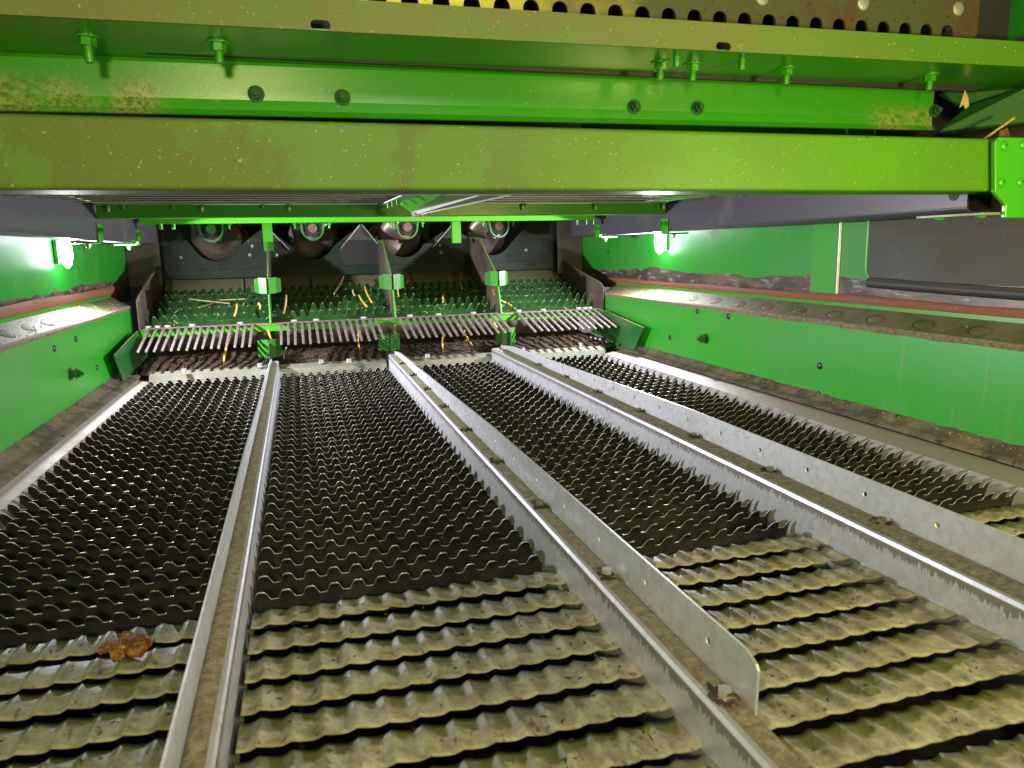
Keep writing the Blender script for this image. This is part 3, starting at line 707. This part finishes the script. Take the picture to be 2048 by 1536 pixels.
for i in range(34):
    p = q(random.uniform(-.01, .07), random.uniform(-.02, .04), random.uniform(-.006, .003)); d = Vector((random.uniform(-1,1), random.uniform(-1,1), random.uniform(-1,.3))).normalized()*random.uniform(.005, .016); b.cyl(p, p+d, .0009, n=5)
tag(b.build('straw_tuft', 'straw_pale'), 'tuft of pale straw caught on the end of the hanging channel', 'straw', kind='stuff')
# ------------------------------------------------------------------ lamps
for s, px, x, ys, lab in ((1, 1336, 1.357, (452, 512), 'glaring white work lamp on the right wall under the grey beam'), (-1, 130, -.677, (466, 540), 'glaring white work lamp on the left wall under the grey beam')):
    yc = 2.62 if s > 0 else 2.54; zc = .440
    t = thing('work_lamp', (x, yc, zc), lab, 'lamp', 'white work lamps')
    b = MB(); n1, n2 = 20, 12; vs = []
    for i in range(n2+1):
        ph = math.pi*i/n2
        for k in range(n1):
            th_ = 2*math.pi*k/n1; vs.append((x-s*.014+.015*math.sin(ph)*math.cos(th_), yc+.033*math.sin(ph)*math.sin(th_), zc+.048*math.cos(ph)))
    b.add(vs, [(i*n1+k, i*n1+(k+1) % n1, (i+1)*n1+(k+1) % n1, (i+1)*n1+k) for i in range(n2) for k in range(n1)], 0, True)
    b.build('bulb_lens', 'lamp', t, fix=True)
    b = MB(); b.box((min(x+s*.003, x+s*.012), yc-.022, zc-.035), (max(x+s*.003, x+s*.012), yc+.022, zc+.035)); b.build('housing', 'green_dark', t)
    la = bpy.data.lights.new('lamp_light', 'AREA'); la.shape = 'ELLIPSE'; la.size = .034; la.size_y = .07; la.energy = LAMP_POWER; la.color = (.97, .95, 1)
    lo_ = bpy.data.objects.new('lamp_light', la); C.objects.link(lo_); lo_.location = (x-s*.034, yc-.008, zc)
    lo_.rotation_euler = Vector((-s*1, -.06, -.12)).to_track_quat('-Z', 'Z').to_euler()
# ------------------------------------------------------------------ comb bar and finger grates
t = thing('comb_bar', (.35, 3.02, .15), 'dusty green cross bar that carries the four finger grates', 'bar')
b = MB(); b.box((-.575, 3.0, .153), (1.265, 3.06, .1565)); b.build('flange', 'dust', t)
b = MB(); b.box((-.575, 3.004, .128), (1.265, 3.008, .1525)); b.build('drop_face', 'green', t)
for px, py in ((296,648),(315,647),(334,645),(384,644),(480,640),(588,635),(632,634),(727,630),(820,627),(877,625),(947,622),(1038,618),(1087,616),(1158,613),(1170,612),(1180,611)):
    p = at(px, py+3, 'y', 3.03); p.z = .1565; b = MB(); b.cyl(p, p+Z*.010, .011, n=6, smooth=False); b.build('bolt', 'zinc_bolt', t)
for gi, (xa, xb, nf) in enumerate(((-.540, -.178, 15), (-.074, .290, 15), (.384, .786, 16), (.880, 1.248, 14))):
    t = thing('finger_grate', ((xa+xb)/2, 2.98, .155), ['leftmost', 'second from left', 'third from left', 'rightmost'][gi]+' grate of thin steel fingers hanging over the sieve', 'finger grate', 'finger grates')
    b = MB(); b.box((xa-.006, 2.985, .1575), (xb+.006, 3.012, .1605)); b.build('mount_strip', 'finger', t)
    for k in range(nf):
        x = xa+(xb-xa)*k/(nf-1); b = MB(); w0, w1 = .0056, .0040
        y0, y1, z0, z1 = 2.992, 2.752+random.uniform(-.004, .004), .1585, .103+random.uniform(-.002, .002)
        dx = random.uniform(-.002, .002)
        a = [(x-w0, y0, z0+.004), (x+w0, y0, z0+.004), (x+w0, y0, z0-.004), (x-w0, y0, z0-.004)]
        c = [(x+dx-w1, y1, z1+.003), (x+dx+w1, y1, z1+.003), (x+dx+w1, y1, z1-.003), (x+dx-w1, y1, z1-.003)]
        b.add(a+c, [(0,1,5,4),(1,2,6,5),(2,3,7,6),(3,0,4,7),(0,3,2,1),(4,5,6,7)]); b.build('finger', 'finger', t, .0012, fix=True)
# ------------------------------------------------------------------ rear pre-sieve
t = thing('rear_sieve', (.35, 3.3, .15), 'dark green rear sieve with rows of tall teeth behind the finger grates', 'sieve')
for k in range(5):
    me = louver_mesh(-.55, 1.25, pitch=.0365, L=.034, body=((.006, -.040), (.002, 0)), mats=('presieve', 'presieve', 'rim'), wd=.66, a0=80, a1=55, th=.0022, tmin=.06, per=9)
    me.name = 'tooth_row'; o = bpy.data.objects.new('tooth_row', me); C.objects.link(o); o.parent = t; o.matrix_parent_inverse = t.matrix_basis.inverted()
    o.location = (.010*(k % 2), 3.10+.085*k, .168+.022*k)
b = MB(); b.add([(-.56, 3.47, .24), (1.26, 3.47, .24), (1.26, 3.60, .320), (-.56, 3.60, .320), (-.56, 3.472, .236), (1.26, 3.472, .236), (1.26, 3.602, .316), (-.56, 3.602, .316)], [(0,1,2,3),(7,6,5,4),(0,4,5,1),(2,6,7,3)])
rp = b.build('ramp', 'green_shop', t, fix=True)
for x in (-.235, .055, .52, .86):
    b = MB(); b.cyl((x, 3.468, .243), (x+.004, 3.52, .275), .003, n=6); b.cyl((x+.004, 3.52, .275), (x, 3.595, .3205), .003, n=6); b.build('slit', 'dark', rp)
b = MB(); b.box((-.57, 3.62, .312), (1.27, 3.625, .335)); tag(b.build('rear_strip', 'seal_red'), 'dark red rubber strip behind the rear sieve ramp', 'strip')
# shoe sides
for s, x, lab in ((1, 1.268, 'right'), (-1, -.572, 'left')):
    t = thing('shoe_side', (x, 3.3, .16), 'dirty brown sloping side plate at the %s end of the rear sieve' % lab, 'side plate', 'rear sieve side plates')
    o_ = [(2.995, .12), (2.995, .262), (3.02, .275), (3.30, .345), (3.52, .380), (3.62, .470), (3.66, .470), (3.66, .12)] if s < 0 else [(2.995, .12), (2.995, .257), (3.02, .268), (3.513, .362), (3.66, .37), (3.66, .12)]
    b = MB(); b.plate([o_], (x, 0, 0), Y, Z, (s*.003, 0, 0)); b.build('plate', 'brown_plate', t, fix=True)
    b = MB(); top = [p for p in o_[1:-1]]
    for p, q2 in zip(top, top[1:]): b.cyl((x-s*.004, *p), (x-s*.004, *q2), .006, n=8)
    b.build('rolled_edge', 'brown_plate', t)
    hexbolt((x, 3.12, .205), (-s, 0, 0), .009, 'bolt', 'green_shop', t, .010)
    # wings
    w = [(2.934, .159), (2.548, .12), (2.630, .024), (3.076, .05)]
    xx = 1.244 if s > 0 else -.568
    b = MB(); b.plate([w], (xx, 0, 0), Y, Z, (s*.003, 0, 0)); tag(b.build('side_wing', 'green_dark', fix=True), 'dark green wing plate under the %s finger grate beside the wall' % ('rightmost' if s > 0 else 'leftmost'), 'wing plate', 'green wing plates')
# upper dividers
for k, (x, xt, lab) in enumerate(((-.115, -.10, 'leftmost'), (.368, .345, 'middle'), (.812, .80, 'rightmost'))):
    t = thing('rear_divider', (x, 3.1, .16), '%s upright dusty divider plate standing on the rear sieve' % lab, 'divider', 'rear sieve dividers')
    o_ = [(3.01, .158), (3.07, .315), (3.36, .470), (3.62, .475), (3.62, .25), (3.35, .20), (3.05, .150)]
    hs = [slot(3.30, .36, .001, .001)]
    b = MB(); b.plate([o_], (x, 0, 0), Y, Z, (.004, 0, 0)); b.build('plate', 'brown_plate', t, fix=True)
    b = MB(); b.tube([(x+.002, y, z) for y, z in o_[0:4]], .0035, n=8); b.build('folded_edge', 'green', t)
    b = MB()
    for sg in (-1, 1):
        pl = [(x+sg*.004, 3.035, .270), (x+sg*.032, 3.045, .272), (x+sg*.050, 3.075, .276), (x+sg*.050, 3.075, .326), (x+sg*.032, 3.045, .333), (x+sg*.004, 3.035, .331)]
        b.add([Vector(p)+Vector((0, .004, 0)) for p in pl]+[Vector(p) for p in pl], [(0,1,4,5),(1,2,3,4),(6,7,10,11),(7,8,9,10),(0,1,7,6),(1,2,8,7),(2,3,9,8),(3,4,10,9),(4,5,11,10),(5,0,6,11)])
    b.build('folded_tab', 'tab_green', t, fix=True)
    hexbolt((x+.004, 3.045, .185), (1, 0, 0), .009, 'bolt', 'green_shop', t, .016)
# lower folded tabs under the comb bar
for x, lab in ((-.118, 'leftmost'), (.325, 'middle'), (.795, 'rightmost')):
    t = thing('divider_bracket', (x, 2.86, .05), 'green folded bracket at the far end of the %s divider rail' % lab, 'bracket', 'green divider brackets')
    for sg in (-1, 1):
        pl = [(x+sg*.003, 2.85, .045), (x+sg*.022, 2.855, .045), (x+sg*.042, 2.885, .048), (x+sg*.042, 2.885, .108), (x+sg*.022, 2.855, .112), (x+sg*.003, 2.85, .112)]
        b = MB(); b.add([Vector(p)+Vector((0, .003, 0)) for p in pl]+[Vector(p) for p in pl], [(0,1,4,5),(1,2,3,4),(6,7,10,11),(7,8,9,10),(0,1,7,6),(1,2,8,7),(2,3,9,8),(3,4,10,9),(4,5,11,10),(5,0,6,11)])
        b.build('wing', 'tab_green', t, fix=True)
    b = MB(); b.box((x-.002, 2.80, .02), (x+.002, 3.0, .10)); b.build('web', 'green_dark', t)
# ------------------------------------------------------------------ far bar and pan
t = thing('sieve_end_bar', (.34, 2.8, 0), 'pale grey end bar closing the far edge of the toothed sieve', 'bar')
for x0, x1 in ((-.52, -.13), (-.085, .30), (.345, .72), (.775, 1.19)):
    b = MB(); b.box((x0, 2.785, -.022), (x1, 2.789, .010)); b.add([(x0, 2.785, .0105), (x1, 2.785, .0105), (x1, 2.83, .020), (x0, 2.83, .020)], [(0,1,2,3)]); b.build('bar_section', 'galv_pale', t)
for px, py in ((368,742),(520,731),(642,723),(698,722),(855,712),(1045,698),(1160,690)):
    p = at(px, py, 'z', .026); b = MB(); b.cyl(p-Z*.006, p+Z*.008, .009, n=6, smooth=False); b.build('bolt', 'zinc_bolt', t)
b = MB(); K = 70; J = 22; vs = []
for k in range(K+1):
    for j in range(J+1):
        x = -.56+1.82*k/K; y = 2.825+.62*j/J; vs.append((x, y, .014+.035*(j/J)+.010*random.random()*math.sin(j/J*3.0)+.008*math.sin(x*7)*math.sin(y*13)))
b.add(vs, [(k*(J+1)+j, (k+1)*(J+1)+j, (k+1)*(J+1)+j+1, k*(J+1)+j+1) for k in range(K) for j in range(J)], 0, True)
t = thing('grain_pan', (.35, 3.1, 0), 'rusty pan caked with damp brown dirt below the finger grates', 'pan')
b.build('dirt_layer', 'dust_dark', t, fix=True)
b = MB(); b.box((-.57, 2.82, -.01), (1.265, 3.5, -.005)); b.build('pan_sheet', 'dark', t)
b = MB(); b.box((-.57, 3.28, .03), (1.265, 3.285, .15)); b.build('pan_back', 'brown_plate', t)
# three dark rollers by the right wing
for k in range(3):
    p = at(1178+k*9, 677+k*2, 'x', 1.20); b = MB(); b.cyl(p, p+X*.01, .012, n=14); tag(b.build('dark_bushing', 'rivet'), ['farthest', 'middle', 'nearest'][k]+' of three small dark bushings beside the right wing plate', 'bushing', 'dark bushings')
hexbolt(at(1212, 685, 'x', 1.21), (-1, -.3, 0), .013, 'pivot_bolt', 'rivet', None, .02)
tag(bpy.data.objects['pivot_bolt'], 'dark ringed pivot bolt beneath the rightmost finger grate', 'bolt')
# ------------------------------------------------------------------ auger panel and augers
AXC = (-.339, .077, .493, .924); YP = 3.56
t = thing('back_panel', (.35, YP, .33), 'grimy green back panel with four rounded valleys around the augers', 'panel')
peaks = [(-.60, .555), (-.125, .542), (.298, .546), (.727, .535), (1.30, .53)]
out = [(-.66, .330), (1.34, .330), (1.34, .56)]
up = []
for i, cx in enumerate(AXC):
    cz = .482; r = .100; lp = peaks[i]; rp_ = peaks[i+1]
    for (px_, pz_), sg in ((lp, -1), (rp_, 1)):
        pass
    arc = []
    a0, a1 = 205 if i else 218, 335 if i < 3 else 322
    for k in range(11):
        a = R_(a0+(a1-a0)*k/10); arc.append((cx+r*math.cos(a), cz+.012+r*math.sin(a)))
    if i == 0: up += [(-.66, .60), (-.53, .60)]
    up += arc
    if i < 3: up += [(rp_[0]-.004, rp_[1]), (rp_[0]+.004, rp_[1])]
    else: up += [(1.16, .60), (1.34, .60)]
out = [(-.66, .330)]+up+[(1.34, .330)]
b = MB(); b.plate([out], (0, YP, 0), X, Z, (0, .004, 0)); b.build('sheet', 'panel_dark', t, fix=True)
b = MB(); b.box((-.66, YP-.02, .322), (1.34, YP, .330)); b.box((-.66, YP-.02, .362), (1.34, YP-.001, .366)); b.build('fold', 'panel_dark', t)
for (px, py) in ((362,515),(500,510),(552,510),(722,467),(710,476),(735,476),(882,505),(1052,500),(880,490),(505,492)):
    p = at(px, py, 'y', YP); b = MB(); b.dome(p, (0, -1, 0), .009, .005); b.build('rivet', 'galv_pale', t)
pk = [at(px, py, 'y', YP-.004) for px, py in ((722,451),(766,502),(755,530),(690,530),(678,502))]
b = MB(); b.plate([[(p.x, p.z) for p in pk]], (0, YP-.005, 0), X, Z, (0, .004, 0)); b.build('patch_plate', 'dark', t, fix=True)
for sg, (xa, za), (xb, zb) in ((1, (.302, .548), (.385, .44)), (-1, (-.118, .545), (-.03, .44)), (1, (.722, .538), (.63, .44)), (1, (.294, .548), (.20, .44))):
    b = MB(); b.cyl((xa, YP-.006, za), (xb, YP-.006, zb), .0035, n=8); b.build('bead', 'galv_pale', t)
for i, cx in enumerate(AXC):
    lab = ['leftmost', 'second from left', 'third from left', 'rightmost'][i]
    t = thing('auger', (cx, 3.6, .500), '%s dark steel auger seen end on behind the back panel' % lab, 'auger', 'conveying augers')
    b = MB(); ri, ro = .022, .104; turns = 5.0; n = 240; vs = []; Y0 = 3.585; Lg = .75
    ph0 = [2.2, .6, .9, 1.4][i]
    for k in range(n+1):
        a = ph0+2*math.pi*turns*k/n; y = Y0+Lg*k/n
        for r in (ri, (ri+ro)/2, ro): vs.append((cx+r*math.cos(a), y, .500+r*math.sin(a)))
    N = len(vs); vs += [(x, y+.004, z) for x, y, z in vs]
    fs = []
    for k in range(n):
        for j in range(2):
            a = 3*k+j; fs += [(a, a+1, a+4, a+3), (a+N, a+3+N, a+4+N, a+1+N)]
        a = 3*k+2; fs.append((a, a+N, a+3+N, a+3))
    fs.append((0, N, N+1, 1)); fs.append((1, N+1, N+2, 2))
    b.add(vs, fs, 0, True); b.build('flighting', 'flight', t, fix=True)
    b = MB(); b.cyl((cx, 3.5, .500), (cx, 4.4, .500), .024, n=20); b.build('shaft', 'flight', t)
    t = thing('bearing_hanger', (cx, 3.45, .52), '%s green U-shaped bearing hanger in front of its auger' % lab, 'bearing', 'green bearing hangers')
    c = Vector((cx, 3.44, .530)); b = MB(); pts = []
    for k in range(15):
        a = math.pi+math.pi*k/14; pts.append(c+Vector((.045*math.cos(a), 0, .050*math.sin(a))))
    pts = [c+Vector((-.085, 0, .030)), c+Vector((-.060, 0, .030)), c+Vector((-.047, 0, .018))]+pts+[c+Vector((.047, 0, .018)), c+Vector((.060, 0, .030)), c+Vector((.085, 0, .030))]
    vs = []
    for j, p in enumerate(pts):
        tdir = (pts[min(j+1, len(pts)-1)]-pts[max(j-1, 0)]).normalized(); nn = tdir.cross(Y)
        vs += [p+nn*.004-Y*.022, p+nn*.004+Y*.022, p-nn*.004+Y*.022, p-nn*.004-Y*.022]
    fs = [(4*j+k, 4*j+(k+1) % 4, 4*j+4+(k+1) % 4, 4*j+4+k) for j in range(len(pts)-1) for k in range(4)]
    b.add(vs, fs, 0, False); b.build('strap', 'green_dark', t, .001, fix=True)
    b = MB(); b.cyl(c+Vector((0, -.010, 0)), c+Vector((0, .03, 0)), .038, n=24); b.build('housing', 'panel_dark', t)
    b = MB(); b.cyl(c+Vector((0, -.022, 0)), c+Vector((0, -.010, 0)), .020, n=20); b.build('shaft_end', 'green_shop' if i == 0 else 'copper', t)
    for sg in (-1, 1): hexbolt(c+Vector((sg*.072, 0, .025)), (0, 0, -1), .010, 'bolt', 'green', t, .024)
b = MB(); b.box((-.66, 3.60, .325), (1.34, 4.6, .330)); b.box((-.66, 4.45, .33), (1.34, 4.46, .9)); tag(b.build('auger_bed', 'dark', None), 'black bed beneath and behind the augers', 'bed')
for px, lab in ((533, 'left'), (912, 'right')):
    p = at(px, 450, 'y', 3.40); b = MB(); b.box((p.x-.018, 3.40, .455 if lab == 'right' else .435), (p.x-.014, 3.43, .60)); b.box((p.x-.014, 3.40, .455 if lab == 'right' else .435), (p.x+.018, 3.403, .60)); b.box((p.x+.018, 3.40, .455 if lab == 'right' else .435), (p.x+.022, 3.43, .60))
    tag(b.build('hanger_post', 'green'), '%s green upright post hanging down between two augers' % lab, 'post', 'green upright posts')
for s, x0, x1, lab in ((-1, -.69, -.56, 'left'), (1, 1.24, 1.37, 'right')):
    b = MB(); b.box((x0, 3.50, .30), (x1, 3.505, .62)); tag(b.build('end_plate', 'brown_plate'), 'brown dusty end plate between the %s wall and the auger panel' % lab, 'plate', 'brown end plates')
# ------------------------------------------------------------------ straw, husks, crumbs
def stalk(p, q, r, m_, lab, bend=.004, nm='straw_stalk', flat=.5):
    p, q = Vector(p), Vector(q); b = MB(); n = 6; off = (q-p).cross(Z).normalized() if abs((q-p).normalized().z) < .95 else X
    pts = [p.lerp(q, k/n)+off*bend*math.sin(math.pi*k/n) for k in range(n+1)]
    r *= .72; b.tube(pts, r, n=7)
    tag(b.build(nm, m_), lab, 'straw', 'loose straw pieces')
def pp(px, py, y): return at(px, py, 'y', y)
stalk(pp(378, 598, 3.28), pp(460, 607, 3.25), .003, 'straw_pale', 'long pale stalk lying across the teeth of the rear sieve on the left')
stalk(pp(440, 600, 3.30), pp(490, 598, 3.28), .0028, 'straw_pale', 'short pale stalk crossing the long one on the left of the rear sieve')
stalk(pp(396, 615, 3.2), pp(425, 607, 3.26), .0026, 'straw_pale', 'small pale stalk below the long one on the left of the rear sieve')
stalk(pp(469, 633, 3.08), pp(474, 608, 3.10), .006, 'straw', 'yellow husk piece standing in the front teeth, left of the leftmost rear divider')
stalk(pp(520, 618, 3.1), pp(517, 606, 3.12), .006, 'straw', 'tiny yellow kernel beside the leftmost rear divider')
stalk(pp(566, 628, 3.08), pp(572, 590, 3.12), .006, 'straw_pale', 'pale split stalk standing right of the leftmost rear divider')
stalk(pp(668, 588, 3.2), pp(688, 553, 3.4), .004, 'straw_pale', 'slender brown stalk leaning on the ramp')
stalk(pp(718, 590, 3.15), pp(735, 614, 3.1), .006, 'straw', 'yellow stalk lying left of the middle rear divider, lower of two')
stalk(pp(730, 574, 3.2), pp(745, 606, 3.12), .006, 'straw', 'yellow stalk left of the middle rear divider, upper of two')
stalk(pp(706, 580, 3.25), pp(711, 592, 3.22), .005, 'straw_pale', 'short pale stub near the two yellow stalks')
stalk(pp(796, 568, 3.2), pp(797, 593, 3.15), .006, 'straw', 'yellow stalk just right of the middle folded tab')
stalk(pp(887, 590, 3.2), pp(886, 604, 3.16), .006, 'straw', 'small yellow kernel between the middle and rightmost rear dividers')
stalk(pp(921, 548, 3.5), pp(924, 577, 3.3), .005, 'straw', 'yellow strand hanging on the ramp left of the rightmost rear divider')
stalk(pp(988, 575, 3.15), pp(990, 590, 3.1), .006, 'straw', 'yellow piece just under the rightmost folded tab')
stalk(pp(997, 598, 3.1), pp(1012, 606, 3.08), .006, 'straw_pale', 'tan stalk right of the rightmost rear divider')
stalk(pp(1015, 606, 3.08), pp(1024, 612, 3.06), .006, 'straw', 'tan kernel at the tip of the stalk right of the rightmost rear divider')
stalk(pp(463, 662, 2.95), pp(447, 728, 2.88), .006, 'straw', 'long yellow stalk hanging below the leftmost finger grate')
stalk(pp(537, 660, 2.98), pp(549, 690, 2.95), .006, 'straw', 'yellow stalk hanging between the leftmost and second finger grates')
stalk(pp(573, 695, 2.95), pp(568, 718, 2.9), .004, 'straw_pale', 'brown stalk under the second finger grate')
stalk(pp(716, 655, 2.97), pp(720, 700, 2.9), .005, 'straw', 'yellow stalk hanging below the second finger grate')
stalk(pp(790, 650, 2.98), pp(794, 672, 2.95), .008, 'straw', 'wide yellow husk between the second and third finger grates')
stalk(pp(887, 668, 2.95), pp(887, 705, 2.88), .005, 'straw', 'yellow stalk below the third finger grate')
stalk(pp(928, 660, 2.95), pp(945, 692, 2.88), .005, 'straw', 'slanting yellow stalk near the right of the third finger grate')
stalk(pp(988, 643, 2.98), pp(994, 655, 2.95), .006, 'straw', 'yellow scrap caught at the right end of the third finger grate')
stalk((1.190, 1.10, .590), pp(2028, 236, 1.10), .0035, 'straw', 'bright yellow straw standing on the cross tube at the right', 0)
# dry leaf on corner
pl = [pp(px, py, 1.17) for px, py in ((1930,180),(1937,195),(1938,212),(1931,218),(1927,208),(1919,216),(1925,196))]
b = MB(); b.plate([[(p.x, p.z) for p in pl]], (0, 1.17, 0), X, Z, (0, .001, 0)); tag(b.build('dry_leaf', 'straw_pale', fix=True), 'dry tan leaf scrap hanging at the right corner gusset', 'leaf')
pl = [pp(px, py, 1.06) for px, py in ((2030,256),(2046,250),(2052,268),(2044,274),(2030,274))]
b = MB(); b.plate([[(p.x, p.z) for p in pl]], (0, 1.09, 0), X, Z, (0, .002, 0)); tag(b.build('bark_chip', 'copper', fix=True), 'small brown chip lying on the cross tube near the yellow straw', 'chip')
# cob chunk
def lump(name, c, r, m_, lab, cat, seed, squash=.6, parts=14):
    rnd = random.Random(seed); bm = bmesh.new()
    for k in range(parts):
        q = Vector((rnd.gauss(0, .45), rnd.gauss(0, .38), abs(rnd.gauss(0, .35))*squash))*r
        rr = r*rnd.uniform(.22, .5)*(1 if k > 2 else 1.3)
        mt = Matrix.Translation(q) @ Matrix.Rotation(rnd.random()*6, 4, 'Z') @ Matrix.Diagonal((rr*rnd.uniform(.7, 1.3), rr, rr*rnd.uniform(.5, .9), 1))
        bmesh.ops.create_icosphere(bm, subdivisions=3, radius=1, matrix=mt)
    for v in bm.verts:
        v.co += v.normal*rnd.uniform(-.10, .10)*r*.5
    me = bpy.data.meshes.new(name); bm.to_mesh(me); bm.free(); me.materials.append(M[m_])
    for p in me.polygons: p.use_smooth = False
    o = bpy.data.objects.new(name, me); C.objects.link(o); o.location = c; return tag(o, lab, cat)
p = at(250, 1292, 'z', .006); lump('cob_chunk', (p.x, p.y, .003), .022, 'cob', 'orange brown crumbly chunk of cob lying on the left slat grating', 'chunk', 3)
p = at(1775, 1120, 'z', .002); lump('dirt_clod', (p.x, p.y, .001), .009, 'dust_dark', 'small dark fibrous clod at the right end of the slats by the rightmost divider', 'clod', 5)
p = at(1735, 1380, 'z', .0); lump('seed_husk', (p.x, p.y, .0), .010, 'slat', 'round pale seed husk resting in the gap between slats at lower right', 'husk', 9, .4, 6)
# loose chaff: many crumbs nobody could count
b = MB(); rnd = random.Random(11)
for k in range(650):
    t_ = rnd.random()
    if t_ < .35: x, z = rnd.uniform(1.238, 1.278), .036
    elif t_ < .6: x, z = rnd.uniform(-.598, -.55), .036
    elif t_ < .75: x, z = 1.282+rnd.random()*.05, .0; z = .229+(x-1.28)*.58
    else: x = -.602-rnd.random()*.05; z = .247+(-.60-x)*.58
    y = rnd.uniform(.6, 2.95) if t_ < .6 else (rnd.uniform(1.6, 3.0) if rnd.random() < .8 else rnd.uniform(.8, 3))
    p = Vector((x, y, z-.002)); d = Vector((rnd.uniform(-1,1), rnd.uniform(-1,1), rnd.uniform(-.2,.6))).normalized()*rnd.uniform(.0015, .006)
    b.cyl(p, p+d, rnd.uniform(.0004, .0009), n=4)
tag(b.build('chaff_litter', 'straw_pale'), 'scattered chaff crumbs on the ledges and seals along both walls', 'chaff', kind='stuff')
b = MB()
for k in range(500):
    x = rnd.uniform(-.5, 1.2); y = 2.84+rnd.random()*.35; p = Vector((x, y, .028+.05*(y-2.84))); q = rnd.uniform(.001, .0035)
    if abs(math.sin(x*4+1)) < .35: continue
    b.box(p-Vector((q,q,q)), p+Vector((q,q*1.5,q)))
tag(b.build('dirt_crumbs', 'dust_dark'), 'brown dirt crumbs scattered in the pan under the finger grates', 'dirt', kind='stuff')

b = MB(); rnd = random.Random(23)
for k in range(90):
    x = rnd.uniform(-.53, 1.23); row = rnd.randrange(5); y = 3.07+.085*row+rnd.uniform(-.02, .03); z = .160+.022*row+rnd.uniform(-.012, .012)
    p = Vector((x, y, z)); d = Vector((rnd.uniform(-1,1), rnd.uniform(-.6,.6), rnd.uniform(-.3,.8))).normalized()*rnd.uniform(.004, .022)
    b.cyl(p, p+d, rnd.uniform(.0006, .0018), n=5)
tag(b.build('chaff_bits', 'straw_pale'), 'small broken straw bits lodged between the teeth of the rear sieve', 'chaff', kind='stuff')
b = MB()
for k in range(260):
    ci = rnd.randrange(4); x0, x1 = CH[ci]; x = rnd.uniform(x0, x1); y = .93+.0497*rnd.randrange(36)+rnd.uniform(0, .03)
    p = Vector((x, y, -.018+rnd.uniform(-.02, .006))); d = Vector((rnd.uniform(-1,1), rnd.uniform(-1,1), rnd.uniform(-.4,.4))).normalized()*rnd.uniform(.002, .011)
    b.cyl(p, p+d, rnd.uniform(.0005, .0016), n=5)
tag(b.build('husk_bits', 'dust'), 'tiny husk bits caught between the dark sieve teeth', 'chaff', kind='stuff')
b = MB()
for k in range(420):
    ci = rnd.randrange(3); x0, x1 = ((-.512, -.118), (-.080, .31), (.34, .71))[ci]; y = .893-.0562*rnd.randrange(9)-rnd.uniform(.006, .040)
    p = Vector((rnd.uniform(x0+.01, x1-.01), y, -.0035)); d = Vector((rnd.uniform(-1,1), rnd.uniform(-1,1), 0)).normalized()*rnd.uniform(.001, .006)
    b.cyl(p, p+d, rnd.uniform(.0004, .0011), n=5)
tag(b.build('dirt_specks', 'dust_dark'), 'dark dirt specks stuck to the ribbed olive slats', 'dirt', kind='stuff')
